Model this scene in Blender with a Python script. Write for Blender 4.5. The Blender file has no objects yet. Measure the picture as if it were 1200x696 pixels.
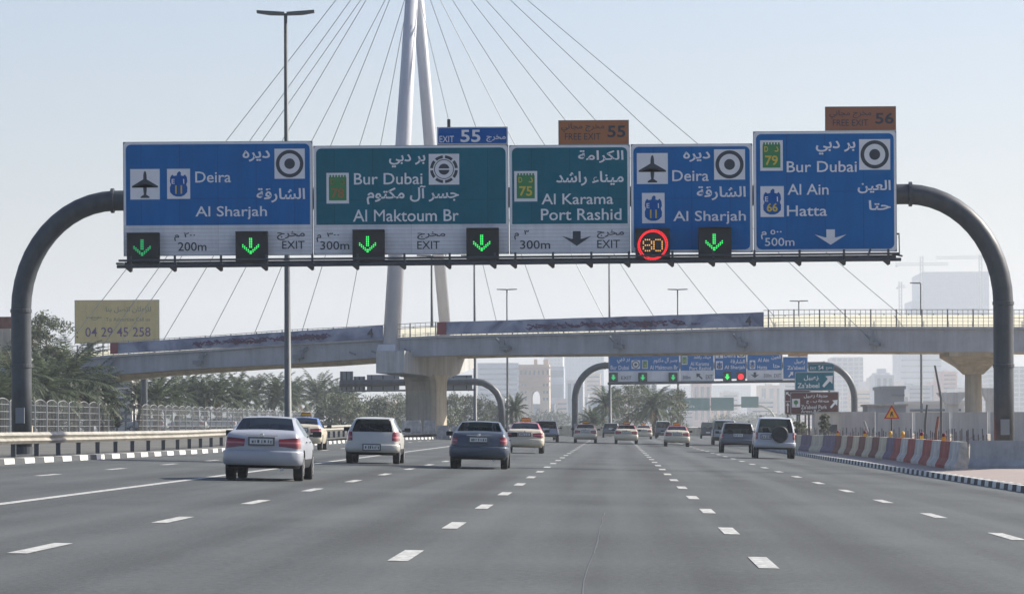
import bpy, bmesh, math, random
from mathutils import Vector, Matrix
R = math.radians
scene = bpy.context.scene
COL = scene.collection

# ------------------------------------------------------------------ camera, sky, sun, exposure
F = 4620.0                      # focal length in photo pixels (photo 1200 wide)
CAMZ = 1.367
ROLL = 0.006
cam_data = bpy.data.cameras.new('camera')
cam_data.sensor_fit = 'HORIZONTAL'
cam_data.sensor_width = 36.0
cam_data.lens = F / 1200.0 * 36.0
cam_data.shift_x = -0.1
cam_data.shift_y = 0.125
cam_data.clip_start = 0.5
cam_data.clip_end = 20000
cam = bpy.data.objects.new('camera', cam_data)
COL.objects.link(cam)
cam.matrix_world = Matrix.Translation((0, 0, CAMZ)) @ Matrix.Rotation(R(90), 4, 'X') @ Matrix.Rotation(-ROLL, 4, 'Z')
scene.camera = cam

SUN_AZ, SUN_EL = 66.0, 34.0     # azimuth measured from straight ahead towards the right
world = bpy.data.worlds.new('World')
scene.world = world
world.use_nodes = True
wn = world.node_tree.nodes
bg = wn['Background']
sky = wn.new('ShaderNodeTexSky')
sky.sky_type = 'NISHITA'
sky.sun_disc = False
sky.sun_elevation = R(SUN_EL)
sky.sun_rotation = R(SUN_AZ)
sky.altitude = 0
sky.air_density = 1.0
sky.dust_density = 1.5
sky.ozone_density = 3.0
tint = wn.new('ShaderNodeMix'); tint.data_type = 'RGBA'; tint.blend_type = 'MULTIPLY'
tint.inputs[0].default_value = 1.0; tint.inputs[7].default_value = (1.07, .985, 1.04, 1)
world.node_tree.links.new(sky.outputs[0], tint.inputs[6])
world.node_tree.links.new(tint.outputs[2], bg.inputs[0])
bg.inputs[1].default_value = 0.087
sun_data = bpy.data.lights.new('sun', 'SUN')
sun_data.energy = 5.0
sun_data.angle = R(0.5)
sun_data.color = (1.0, 0.94, 0.83)
sun = bpy.data.objects.new('sun', sun_data)
COL.objects.link(sun)
sdir = Vector((math.sin(R(SUN_AZ)) * math.cos(R(SUN_EL)), math.cos(R(SUN_AZ)) * math.cos(R(SUN_EL)), math.sin(R(SUN_EL))))
sun.rotation_euler = sdir.to_track_quat('Z', 'Y').to_euler()
sun.location = (40, 0, 60)
vs = scene.view_settings
vs.view_transform = 'Standard'
vs.look = 'None'
vs.exposure = 0.68
vs.gamma = 1.0
HAZE = 0.00019
scene.cycles.volume_bounces = 1
scene.cycles.max_bounces = 8
scene.cycles.transparent_max_bounces = 16
scene.cycles.use_denoising = True

# ------------------------------------------------------------------ photo pixel -> place
def P(px, py, Y):
    """the point at distance Y that the photograph shows at this pixel"""
    x, y = px - 720.0, py - 498.0
    return Vector(((x - ROLL * y) * Y / F, Y, CAMZ - (y + ROLL * x) * Y / F))

def lerp(a, b, t): return a + (b - a) * t
def clamp(t, a=0.0, b=1.0): return max(a, min(b, t))
def interp(pts, t):
    if t <= pts[0][0]: return pts[0][1]
    for (a, va), (b, vb) in zip(pts, pts[1:]):
        if t <= b: return lerp(va, vb, (t - a) / (b - a))
    return pts[-1][1]

KERB_L = [(-30, -16.4), (60, -16.4), (105, -16.2), (150, -15.2), (200, -15.0), (250, -14.8), (290, -13.4), (340, -13.2), (1500, -13.2)]
KERB_R = [(-30, 9.4), (200, 9.5), (260, 9.8), (330, 11.0), (420, 13.5), (520, 14.5), (1500, 14.5)]
def kl(y): return interp(KERB_L, y)
def kr(y): return interp(KERB_R, y)
def road_z(x, y):
    z = -0.026 * max(-40, min(12.0, x)) if x < 12 else -0.312
    if x < -11: z += clamp((-11 - x) / 4.0) * 0.12 * clamp((y - 130) / 120.0)
    fade = clamp((y - 420) / 600.0)
    return z * (1 - 0.6 * fade)
def verge_l(y): return road_z(kl(y), y) + 0.13 + 0.22 * clamp((y - 150) / 140.0)
def gz(x, y):
    """height of whatever ground lies at x, y"""
    a, b = kl(y), kr(y)
    if a <= x <= b: return road_z(x, y)
    if x < a:
        v = verge_l(y); t = clamp((a - x - 4) / 16.0)
        return lerp(v, 0.92, t)
    v = road_z(b, y) + 0.12
    return lerp(v, -0.02, clamp((x - b) / 2.0))

# ------------------------------------------------------------------ materials
def new_mat(name):
    m = bpy.data.materials.new(name); m.use_nodes = True
    return m, m.node_tree.nodes, m.node_tree.links, m.node_tree.nodes['Principled BSDF']
def mat(name, col, rough=0.6, metal=0.0, var=0.0, scale=3.0, coat=0.0, bump=0.0, spec=0.5, dirt=None):
    m, n, l, b = new_mat(name)
    b.inputs['Base Color'].default_value = (*col, 1)
    b.inputs['Roughness'].default_value = rough
    b.inputs['Metallic'].default_value = metal
    b.inputs['Specular IOR Level'].default_value = spec
    b.inputs['Coat Weight'].default_value = coat
    b.inputs['Coat Roughness'].default_value = 0.05
    if var > 0 or bump > 0:
        tc = n.new('ShaderNodeTexCoord')
        nz = n.new('ShaderNodeTexNoise'); nz.inputs['Scale'].default_value = scale
        nz.inputs['Detail'].default_value = 6; nz.inputs['Roughness'].default_value = 0.65
        l.new(tc.outputs['Object'], nz.inputs['Vector'])
        if var > 0:
            mx = n.new('ShaderNodeMix'); mx.data_type = 'RGBA'
            d = dirt or tuple(c * (1 - var) for c in col)
            mx.inputs[6].default_value = (*[min(1, c * (1 + var * .5)) for c in col], 1)
            mx.inputs[7].default_value = (*d, 1)
            rp = n.new('ShaderNodeMapRange'); rp.inputs[1].default_value = .35; rp.inputs[2].default_value = .68
            l.new(nz.outputs[0], rp.inputs[0]); l.new(rp.outputs[0], mx.inputs[0])
            l.new(mx.outputs[2], b.inputs['Base Color'])
        if bump > 0:
            bp = n.new('ShaderNodeBump'); bp.inputs['Strength'].default_value = bump; bp.inputs['Distance'].default_value = .02
            l.new(nz.outputs[0], bp.inputs['Height']); l.new(bp.outputs[0], b.inputs['Normal'])
    return m
def streaks(m, amount=.35, sx=1.6, sz=.12):
    """rain streaks and grime running down a wall"""
    n, l = m.node_tree.nodes, m.node_tree.links; b = n['Principled BSDF']
    tc = n.new('ShaderNodeTexCoord'); mp = n.new('ShaderNodeMapping'); mp.inputs['Scale'].default_value = (sx, sx, sz)
    l.new(tc.outputs['Object'], mp.inputs['Vector'])
    nz = n.new('ShaderNodeTexNoise'); nz.inputs['Scale'].default_value = 1; nz.inputs['Detail'].default_value = 7; nz.inputs['Roughness'].default_value = .7
    l.new(mp.outputs[0], nz.inputs['Vector'])
    rp = n.new('ShaderNodeMapRange'); rp.inputs[1].default_value = .42; rp.inputs[2].default_value = .75; rp.inputs[3].default_value = 1; rp.inputs[4].default_value = 1 - amount
    l.new(nz.outputs[0], rp.inputs[0])
    mx = n.new('ShaderNodeMix'); mx.data_type = 'RGBA'; mx.blend_type = 'MULTIPLY'; mx.inputs[0].default_value = 1
    src = b.inputs['Base Color'].links[0].from_socket if b.inputs['Base Color'].links else None
    if src: l.new(src, mx.inputs[6])
    else: mx.inputs[6].default_value = b.inputs['Base Color'].default_value
    l.new(rp.outputs[0], mx.inputs[7]); l.new(mx.outputs[2], b.inputs['Base Color'])
def glow(name, col, strength):
    m, n, l, b = new_mat(name)
    b.inputs['Base Color'].default_value = (*[c * .3 for c in col], 1)
    b.inputs['Emission Color'].default_value = (*col, 1)
    b.inputs['Emission Strength'].default_value = strength
    return m

def asphalt_mat():
    m, n, l, b = new_mat('asphalt')
    tc = n.new('ShaderNodeTexCoord')
    fine = n.new('ShaderNodeTexNoise'); fine.inputs['Scale'].default_value = 9; fine.inputs['Detail'].default_value = 8; fine.inputs['Roughness'].default_value = .8
    l.new(tc.outputs['Object'], fine.inputs['Vector'])
    mp = n.new('ShaderNodeMapping'); mp.inputs['Scale'].default_value = (.9, .012, 1)
    l.new(tc.outputs['Object'], mp.inputs['Vector'])
    band = n.new('ShaderNodeTexNoise'); band.inputs['Scale'].default_value = 1.0; band.inputs['Detail'].default_value = 5
    l.new(mp.outputs[0], band.inputs['Vector'])
    big = n.new('ShaderNodeTexNoise'); big.inputs['Scale'].default_value = .12; big.inputs['Detail'].default_value = 4
    l.new(tc.outputs['Object'], big.inputs['Vector'])
    fine.inputs['Scale'].default_value = 16; fine.inputs['Detail'].default_value = 5; fine.inputs['Roughness'].default_value = .75
    def madd(src, k, add):
        q = n.new('ShaderNodeMath'); q.operation = 'MULTIPLY_ADD'; q.inputs[1].default_value = k
        l.new(src, q.inputs[0])
        if add is None: q.inputs[2].default_value = 0
        else: l.new(add, q.inputs[2])
        return q.outputs[0]
    # worn wheel paths: two per lane, wandering a little
    sx = n.new('ShaderNodeSeparateXYZ'); l.new(tc.outputs['Object'], sx.inputs[0])
    wob = madd(big.outputs[0], .9, sx.outputs[0])
    ph = madd(wob, 2 * math.pi / 1.83, None)
    sn = n.new('ShaderNodeMath'); sn.operation = 'SINE'; l.new(ph, sn.inputs[0])
    v = madd(fine.outputs[0], .46, None); v = madd(band.outputs[0], .34, v); v = madd(big.outputs[0], .2, v); v = madd(sn.outputs[0], .022, v)
    rp = n.new('ShaderNodeValToRGB')
    rp.color_ramp.elements[0].position = .41; rp.color_ramp.elements[0].color = (.033, .036, .036, 1)
    rp.color_ramp.elements[1].position = .6; rp.color_ramp.elements[1].color = (.098, .109, .107, 1)
    l.new(v, rp.inputs[0]); l.new(rp.outputs[0], b.inputs['Base Color'])
    b.inputs['Roughness'].default_value = .82
    bp = n.new('ShaderNodeBump'); bp.inputs['Strength'].default_value = .5; bp.inputs['Distance'].default_value = .015
    g = n.new('ShaderNodeTexNoise'); g.inputs['Scale'].default_value = 60; g.inputs['Detail'].default_value = 3
    l.new(tc.outputs['Object'], g.inputs['Vector']); l.new(g.outputs[0], bp.inputs['Height']); l.new(bp.outputs[0], b.inputs['Normal'])
    return m
def paver_mat():
    m, n, l, b = new_mat('pink pavers')
    tc = n.new('ShaderNodeTexCoord')
    br = n.new('ShaderNodeTexBrick'); br.inputs['Scale'].default_value = 4
    br.inputs['Color1'].default_value = (.36, .25, .225, 1); br.inputs['Color2'].default_value = (.31, .235, .215, 1); br.inputs['Mortar'].default_value = (.24, .2, .18, 1)
    l.new(tc.outputs['Object'], br.inputs['Vector'])
    nz = n.new('ShaderNodeTexNoise'); nz.inputs['Scale'].default_value = .8; nz.inputs['Detail'].default_value = 6
    l.new(tc.outputs['Object'], nz.inputs['Vector'])
    mx = n.new('ShaderNodeMix'); mx.data_type = 'RGBA'; mx.inputs[7].default_value = (.36, .32, .28, 1)
    l.new(nz.outputs[0], mx.inputs[0]); l.new(br.outputs[0], mx.inputs[6]); l.new(mx.outputs[2], b.inputs['Base Color'])
    b.inputs['Roughness'].default_value = .9
    return m
def leaf_mat(name, c0, c1):
    m, n, l, b = new_mat(name)
    g = n.new('ShaderNodeNewGeometry')
    rp = n.new('ShaderNodeValToRGB')
    rp.color_ramp.elements[0].color = (*c0, 1); rp.color_ramp.elements[1].color = (*c1, 1)
    l.new(g.outputs['Random Per Island'], rp.inputs[0]); l.new(rp.outputs[0], b.inputs['Base Color'])
    b.inputs['Roughness'].default_value = .55
    tr = n.new('ShaderNodeBsdfTranslucent'); l.new(rp.outputs[0], tr.inputs['Color'])
    mx = n.new('ShaderNodeMixShader'); mx.inputs[0].default_value = .42
    out = n['Material Output']
    l.new(b.outputs[0], mx.inputs[1]); l.new(tr.outputs[0], mx.inputs[2]); l.new(mx.outputs[0], out.inputs['Surface'])
    return m
def glass_mat():
    m, n, l, b = new_mat('tinted car glass')
    tr = n.new('ShaderNodeBsdfTransparent'); tr.inputs[0].default_value = (.3, .36, .38, 1)
    gl = n.new('ShaderNodeBsdfGlossy'); gl.inputs[0].default_value = (.9, .95, 1, 1); gl.inputs['Roughness'].default_value = .03
    fr = n.new('ShaderNodeFresnel'); fr.inputs[0].default_value = 1.28
    mx = n.new('ShaderNodeMixShader')
    l.new(fr.outputs[0], mx.inputs[0]); l.new(tr.outputs[0], mx.inputs[1]); l.new(gl.outputs[0], mx.inputs[2])
    l.new(mx.outputs[0], n['Material Output'].inputs['Surface'])
    return m
def banner_mat():
    m, n, l, b = new_mat('printed banner cloth')
    tc = n.new('ShaderNodeTexCoord')
    nz = n.new('ShaderNodeTexNoise'); nz.inputs['Scale'].default_value = .35; nz.inputs['Detail'].default_value = 6; nz.inputs['Distortion'].default_value = 1.5
    l.new(tc.outputs['Object'], nz.inputs['Vector'])
    rp = n.new('ShaderNodeValToRGB'); e = rp.color_ramp.elements
    e[0].position = .38; e[0].color = (.11, .13, .2, 1)
    e[1].position = .66; e[1].color = (.34, .37, .46, 1)
    k = e.new(.5); k.color = (.2, .23, .33, 1)
    l.new(nz.outputs[0], rp.inputs[0]); l.new(rp.outputs[0], b.inputs['Base Color'])
    b.inputs['Roughness'].default_value = .7
    return m
def facade_mat(name, wall, glass, sx, sz, ratio=.5):
    """wall with rows of windows too small to model one by one"""
    m, n, l, b = new_mat(name)
    tc = n.new('ShaderNodeTexCoord')
    br = n.new('ShaderNodeTexBrick'); br.offset = 0; br.inputs['Scale'].default_value = 1
    br.inputs['Color1'].default_value = (*glass, 1); br.inputs['Color2'].default_value = (*[c * 1.25 for c in glass], 1)
    br.inputs['Mortar'].default_value = (*wall, 1); br.inputs['Mortar Size'].default_value = ratio * min(sx, sz) * .5
    br.inputs['Brick Width'].default_value = sx; br.inputs['Row Height'].default_value = sz
    mp = n.new('ShaderNodeMapping'); mp.inputs['Rotation'].default_value = (R(90), 0, 0)
    l.new(tc.outputs['Object'], mp.inputs['Vector']); l.new(mp.outputs[0], br.inputs['Vector'])
    l.new(br.outputs[0], b.inputs['Base Color']); b.inputs['Roughness'].default_value = .6
    return m

M = {}
M['asphalt'] = asphalt_mat()
M['pavers'] = paver_mat()
M['sand'] = mat('sandy ground', (.30, .26, .2), .95, var=.35, scale=.25)
M['lawn'] = mat('dusty verge', (.11, .108, .095), .95, var=.4, scale=.6)
M['line'] = mat('road paint', (.53, .53, .5), .7, var=.5, scale=11, dirt=(.16, .16, .155))
M['kerb_white'] = mat('kerb white', (.7, .7, .66), .8, var=.25, scale=4)
M['kerb_black'] = mat('kerb black', (.06, .065, .07), .8, var=.3, scale=4)
M['steel'] = mat('galvanised steel', (.33, .35, .36), .55, .2, var=.25, scale=4)
M['pole'] = mat('painted gantry steel', (.045, .054, .064), .5, .0, var=.3, scale=2.5, dirt=(.075, .085, .095))
M['lamp_pole'] = mat('lamp post steel', (.085, .095, .1), .55, .0, var=.2)
M['rail'] = mat('cream guardrail', (.37, .35, .3), .55, .1, var=.3, scale=3)
M['rail_post'] = mat('guardrail post', (.09, .095, .1), .6, .1)
M['fence'] = mat('pale fence paint', (.21, .22, .22), .6, 0)
M['blue'] = mat('sign blue', (.0, .145, .42), .7, spec=.12, var=.06, scale=1)
M['teal'] = mat('sign teal', (.0, .145, .205), .7, spec=.12, var=.06, scale=1)
M['navy'] = mat('sign tab blue', (.0, .1, .36), .7, spec=.12)
M['orange'] = mat('sign orange', (.36, .135, .045), .5, var=.1, scale=2)
M['brown_tab'] = mat('sign faded orange', (.3, .115, .06), .5, var=.1, scale=2)
M['white'] = mat('sign white', (.74, .76, .78), .5, var=.06, scale=2)
M['strip'] = mat('sign pale strip', (.74, .76, .78), .5, var=.08, scale=2)
M['black'] = mat('sign black', (.035, .04, .05), .5)
M['char'] = mat('sign charcoal', (.03, .042, .06), .55)
M['green_shield'] = mat('shield green', (.03, .22, .07), .5)
M['yellow'] = mat('shield yellow', (.62, .48, .06), .5)
M['red_brown'] = mat('shield digits', (.33, .14, .05), .5)
M['sign_back'] = mat('sign rear aluminium', (.2, .22, .24), .5, .2)
M['lamp_box'] = mat('floodlight casing', (.075, .065, .055), .6)
M['housing'] = mat('signal housing', (.018, .022, .024), .6)
M['green_led'] = glow('green arrow light', (.04, 1, .16), .75)
M['dim_green'] = glow('dim green arrow light', (.03, .8, .25), .35)
M['red_led'] = glow('red ring light', (1, .02, .03), .9)
M['amber_led'] = glow('amber digit light', (1, .5, .12), .6)
M['concrete'] = mat('bridge concrete', (.5, .5, .49), .85, var=.14, scale=.5)
M['soffit'] = mat('bare concrete', (.56, .5, .4), .9, var=.15, scale=.8)
M['girder'] = mat('painted girder', (.4, .415, .44), .7, var=.16, scale=.5)
M['pylon'] = mat('pylon pale paint', (.5, .52, .56), .5, var=.06, scale=.8)
M['cable'] = mat('stay cable', (.25, .26, .28), .5, .2)
M['bridge_rail'] = mat('bridge railing steel', (.24, .23, .2), .5, .1)
M['cream_panel'] = mat('yellow parapet panel', (.84, .82, .66), .7)
_m = M['cream_panel'].node_tree; _t = _m.nodes.new('ShaderNodeBsdfTranslucent'); _t.inputs[0].default_value = (.88, .86, .7, 1)
_x = _m.nodes.new('ShaderNodeMixShader'); _x.inputs[0].default_value = .5
_m.links.new(_m.nodes['Principled BSDF'].outputs[0], _x.inputs[1]); _m.links.new(_t.outputs[0], _x.inputs[2]); _m.links.new(_x.outputs[0], _m.nodes['Material Output'].inputs['Surface'])
M['banner'] = banner_mat()
M['bar_red2'] = mat('banner end red', (.24, .035, .05), .7)
M['ink'] = mat('banner ink', (.1, .05, .13), .7)
M['ink_red'] = mat('banner red', (.15, .04, .08), .7)
M['billboard'] = mat('billboard ochre', (.58, .48, .22), .6, var=.08, scale=1)
M['purple'] = mat('billboard purple', (.13, .07, .2), .6)
M['billboard_grey'] = mat('billboard small print', (.26, .24, .16), .6)
M['frond'] = leaf_mat('palm leaflets', (.032, .052, .03), (.11, .14, .075))
M['dead_frond'] = mat('dry palm leaves', (.3, .22, .12), .9)
M['bark'] = mat('palm bark', (.13, .1, .07), .95, var=.4, scale=6)
M['leaf'] = leaf_mat('tree leaves', (.025, .04, .022), (.08, .1, .05))
M['leaf_pale'] = leaf_mat('dusty leaves', (.06, .08, .045), (.14, .16, .09))
M['tyre'] = mat('tyre rubber', (.02, .02, .022), .8)
M['rim'] = mat('alloy rim', (.45, .46, .47), .35, .7)
M['plastic'] = mat('black plastic', (.018, .02, .022), .55)
M['seat'] = mat('seat fabric', (.07, .07, .075), .8)
M['glass'] = glass_mat()
M['tail'] = mat('tail lamp red', (.3, .012, .016), .2, coat=.6)
def tail_mat():
    m, n, l, b = new_mat('tail lamp lens')
    tc = n.new('ShaderNodeTexCoord'); wv = n.new('ShaderNodeTexWave'); wv.bands_direction = 'Z'; wv.inputs['Scale'].default_value = 1.7; wv.inputs['Distortion'].default_value = .6
    l.new(tc.outputs['Object'], wv.inputs['Vector'])
    rp = n.new('ShaderNodeValToRGB'); e = rp.color_ramp.elements
    e[0].position = .1; e[0].color = (.15, .006, .008, 1); e[1].position = .86; e[1].color = (.32, .014, .016, 1)
    k = e.new(.985); k.color = (.4, .16, .15, 1)
    l.new(wv.outputs[0], rp.inputs[0]); l.new(rp.outputs[0], b.inputs['Base Color'])
    b.inputs['Roughness'].default_value = .12; b.inputs['Coat Weight'].default_value = .7
    return m
M['tail'] = tail_mat()
M['chrome'] = mat('chrome trim', (.6, .62, .64), .15, .9)
M['tail_clear'] = mat('clear lamp', (.6, .5, .48), .2, coat=.5)
M['head'] = mat('headlamp glass', (.7, .72, .75), .1, coat=.6)
M['plate'] = mat('number plate white', (.62, .63, .62), .45, var=.25, scale=16)
M['plate_frame'] = mat('number plate frame', (.1, .11, .12), .5)
M['bar_red'] = mat('barrier red', (.4, .095, .07), .85, var=.4, scale=2.5)
M['bar_white'] = mat('barrier white', (.6, .57, .52), .85, var=.35, scale=2.5)
M['bar_cream'] = mat('barrier cream', (.6, .53, .38), .85, var=.22, scale=2.5)
M['bar_brown'] = mat('barrier brown', (.24, .1, .07), .85, var=.3, scale=2.5)
M['bar_purple'] = mat('barrier purple', (.2, .15, .2), .85, var=.3, scale=2.5)
M['bar_grey'] = mat('plain concrete', (.4, .41, .41), .9, var=.2, scale=2)
M['tri_yellow'] = mat('warning yellow', (.75, .4, .03), .5)
M['tri_red'] = mat('warning red', (.5, .03, .02), .5)
M['brown_sign'] = mat('sign brown', (.085, .022, .022), .5)
M['g_sign'] = mat('sign green', (.01, .14, .13), .5)
M['hoarding'] = mat('site hoarding', (.46, .45, .43), .8, var=.12, scale=.3)

for k_, a_ in (('concrete', .4), ('soffit', .4), ('girder', .3), ('pole', .45), ('bar_white', .4), ('bar_red', .45), ('bar_cream', .4), ('bar_brown', .4), ('bar_purple', .4), ('bar_grey', .35), ('hoarding', .35), ('pylon', .15)): streaks(M[k_], a_)
for k_ in ('blue', 'teal', 'strip', 'billboard'): streaks(M[k_], .16, 2.2, .25)
streaks(M['rail'], .35, .6, 3)
def joints(m, w, h, k):
    """fine seams between the sheets a sign face is made of"""
    n, l = m.node_tree.nodes, m.node_tree.links; b = n['Principled BSDF']
    tc = n.new('ShaderNodeTexCoord'); mp = n.new('ShaderNodeMapping'); mp.inputs['Rotation'].default_value = (R(90), 0, 0)
    br = n.new('ShaderNodeTexBrick'); br.offset = 0; br.inputs['Scale'].default_value = 1; br.inputs['Brick Width'].default_value = w; br.inputs['Row Height'].default_value = h
    br.inputs['Mortar Size'].default_value = .012; br.inputs['Color1'].default_value = (1, 1, 1, 1); br.inputs['Color2'].default_value = (.93, .93, .93, 1); br.inputs['Mortar'].default_value = (1 - k, 1 - k, 1 - k, 1)
    l.new(tc.outputs['Object'], mp.inputs['Vector']); l.new(mp.outputs[0], br.inputs['Vector'])
    mx = n.new('ShaderNodeMix'); mx.data_type = 'RGBA'; mx.blend_type = 'MULTIPLY'; mx.inputs[0].default_value = 1
    l.new(b.inputs['Base Color'].links[0].from_socket, mx.inputs[6]); l.new(br.outputs[0], mx.inputs[7]); l.new(mx.outputs[2], b.inputs['Base Color'])
for k_ in ('blue', 'teal'): joints(M[k_], 1.22, 9, .3)
joints(M['strip'], 9, .12, .22)

# ------------------------------------------------------------------ mesh helpers
class MB:
    def __init__(self): self.v = []; self.f = []; self.m = []
    def quad(self, a, b, c, d, mi=0):
        n = len(self.v); self.v += [tuple(a), tuple(b), tuple(c), tuple(d)]; self.f.append((n, n + 1, n + 2, n + 3)); self.m.append(mi)
    def tri(self, a, b, c, mi=0):
        n = len(self.v); self.v += [tuple(a), tuple(b), tuple(c)]; self.f.append((n, n + 1, n + 2)); self.m.append(mi)
    def poly(self, pts, mi=0):
        n = len(self.v); self.v += [tuple(p) for p in pts]; self.f.append(tuple(range(n, n + len(pts)))); self.m.append(mi)
    def box(self, c, s, mi=0, rz=0.0, taper=1.0):
        x, y, z = s[0] / 2, s[1] / 2, s[2] / 2
        cs, sn = math.cos(rz), math.sin(rz); n = len(self.v)
        for dz in (-z, z):
            k = taper if dz > 0 else 1
            for dx, dy in ((-x, -y), (x, -y), (x, y), (-x, y)):
                dx *= k; dy *= k
                self.v.append((c[0] + dx * cs - dy * sn, c[1] + dx * sn + dy * cs, c[2] + dz))
        for q in ((3, 2, 1, 0), (4, 5, 6, 7), (0, 1, 5, 4), (1, 2, 6, 5), (2, 3, 7, 6), (3, 0, 4, 7)):
            self.f.append(tuple(n + i for i in q)); self.m.append(mi)
    def tube(self, pts, rad, n=10, mi=0, caps=True, up=None):
        pts = [Vector(p) for p in pts]
        if not hasattr(rad, '__len__'): rad = [rad] * len(pts)
        base = len(self.v); prev = None
        for i, p in enumerate(pts):
            t = (pts[min(i + 1, len(pts) - 1)] - pts[max(i - 1, 0)]).normalized()
            if prev is None:
                a = Vector((0, 0, 1)) if abs(t.z) < .9 else Vector((1, 0, 0))
                u = t.cross(a).normalized()
            else:
                u = (prev - t * prev.dot(t)).normalized()
            prev = u; w = t.cross(u)
            for k in range(n):
                an = 2 * math.pi * k / n
                self.v.append(tuple(p + (u * math.cos(an) + w * math.sin(an)) * rad[i]))
        for i in range(len(pts) - 1):
            for k in range(n):
                a = base + i * n + k; b = base + i * n + (k + 1) % n
                self.f.append((a, b, b + n, a + n)); self.m.append(mi)
        if caps:
            self.f.append(tuple(base + k for k in reversed(range(n)))); self.m.append(mi)
            self.f.append(tuple(base + (len(pts) - 1) * n + k for k in range(n))); self.m.append(mi)
    def lathe(self, prof, n=16, c=(0, 0, 0), axis='z', mi=0):
        base = len(self.v)
        for r, h in prof:
            for k in range(n):
                a = 2 * math.pi * k / n
                if axis == 'z': self.v.append((c[0] + r * math.cos(a), c[1] + r * math.sin(a), c[2] + h))
                else: self.v.append((c[0] + h, c[1] + r * math.cos(a), c[2] + r * math.sin(a)))
        for i in range(len(prof) - 1):
            for k in range(n):
                a = base + i * n + k; b = base + i * n + (k + 1) % n
                self.f.append((a, b, b + n, a + n)); self.m.append(mi)
        self.f.append(tuple(base + k for k in reversed(range(n)))); self.m.append(mi)
        self.f.append(tuple(base + (len(prof) - 1) * n + k for k in range(n))); self.m.append(mi)
    def prism(self, outline, y0, y1, mi=0):
        """outline in (x, z), extruded along y"""
        k = len(outline); n = len(self.v)
        for y in (y0, y1): self.v += [(x, y, z) for x, z in outline]
        self.f.append(tuple(n + i for i in range(k))); self.m.append(mi)
        self.f.append(tuple(n + k + i for i in reversed(range(k)))); self.m.append(mi)
        for i in range(k):
            j = (i + 1) % k
            self.f.append((n + i, n + k + i, n + k + j, n + j)); self.m.append(mi)
    def build(self, name, mats, parent=None, loc=None, smooth=False, bevel=0.0, fix=False):
        me = bpy.data.meshes.new(name)
        me.from_pydata(self.v, [], self.f)
        if not isinstance(mats, (list, tuple)): mats = [mats]
        for m in mats: me.materials.append(m)
        for p, mi in zip(me.polygons, self.m): p.material_index = mi; p.use_smooth = smooth
        me.update()
        if fix:
            b = bmesh.new(); b.from_mesh(me); bmesh.ops.recalc_face_normals(b, faces=b.faces); b.to_mesh(me); b.free()
        o = bpy.data.objects.new(name, me); COL.objects.link(o)
        if parent is not None: o.parent = parent
        if loc is not None: o.location = loc
        if bevel > 0:
            md = o.modifiers.new('bevel', 'BEVEL'); md.width = bevel; md.segments = 2; md.limit_method = 'ANGLE'
        return o

def tag(o, label=None, cat=None, group=None, kind=None):
    if label: o['label'] = label
    if cat: o['category'] = cat
    if group: o['group'] = group
    if kind: o['kind'] = kind
    return o
def thing(name, label, cat, loc=(0, 0, 0), rz=0.0, group=None):
    o = bpy.data.objects.new(name, None); COL.objects.link(o)
    o.empty_display_size = .3; o.location = loc; o.rotation_euler = (0, 0, rz)
    return tag(o, label, cat, group)
KIDS = {}
def copy_tree(o, parent=None):
    c = o.copy(); COL.objects.link(c)
    if parent is not None: c.parent = parent
    for ch in list(o.children): copy_tree(ch, c)
    return c
ORD = ['first', 'second', 'third', 'fourth', 'fifth', 'sixth', 'seventh', 'eighth', 'ninth', 'tenth', 'eleventh', 'twelfth', 'thirteenth', 'fourteenth', 'fifteenth', 'sixteenth', 'seventeenth', 'eighteenth', 'nineteenth', 'twentieth', 'twenty-first', 'twenty-second', 'twenty-third', 'twenty-fourth', 'twenty-fifth', 'twenty-sixth', 'twenty-seventh', 'twenty-eighth', 'twenty-ninth', 'thirtieth', 'thirty-first', 'thirty-second']

# ------------------------------------------------------------------ lettering
AR = {}
for ch, code, n in (('ا', 0xFE8D, 2), ('آ', 0xFE81, 2), ('ب', 0xFE8F, 4), ('ة', 0xFE93, 2), ('ت', 0xFE95, 4), ('ج', 0xFE9D, 4), ('ح', 0xFEA1, 4), ('خ', 0xFEA5, 4), ('د', 0xFEA9, 2), ('ر', 0xFEAD, 2), ('ز', 0xFEAF, 2), ('س', 0xFEB1, 4), ('ش', 0xFEB5, 4), ('ع', 0xFEC9, 4), ('ق', 0xFED5, 4), ('ك', 0xFED9, 4), ('ل', 0xFEDD, 4), ('م', 0xFEE1, 4), ('ن', 0xFEE5, 4), ('ه', 0xFEE9, 4), ('و', 0xFEED, 2), ('ي', 0xFEF1, 4), ('ط', 0xFEC1, 4), ('ص', 0xFEB9, 4), ('إ', 0xFE87, 2)):
    AR[ch] = [chr(code + i) for i in range(n)]
def arabic(s):
    out = []
    for i, c in enumerate(s):
        if c not in AR: out.append('\uFE80' if c == 'ء' else c); continue
        f = AR[c]
        pv = i > 0 and s[i - 1] in AR and len(AR[s[i - 1]]) == 4
        nx = len(f) == 4 and i + 1 < len(s) and s[i + 1] in AR
        out.append(f[3] if pv and nx else f[1] if pv else f[2] if nx else f[0])
    return ''.join(reversed(out))
TXT = {}
def outline(s, bold):
    c = bpy.data.curves.new('text', 'FONT'); c.body = s; c.resolution_u = 3; c.offset = bold; c.fill_mode = 'FRONT'
    o = bpy.data.objects.new('text', c); COL.objects.link(o)
    bpy.context.view_layer.update()
    dg = bpy.context.evaluated_depsgraph_get()
    me = o.evaluated_get(dg).to_mesh()
    r = [(v.co.x, v.co.y) for v in me.vertices], [tuple(p.vertices) for p in me.polygons]
    o.evaluated_get(dg).to_mesh_clear()
    bpy.data.objects.remove(o); bpy.data.curves.remove(c)
    return r
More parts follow.
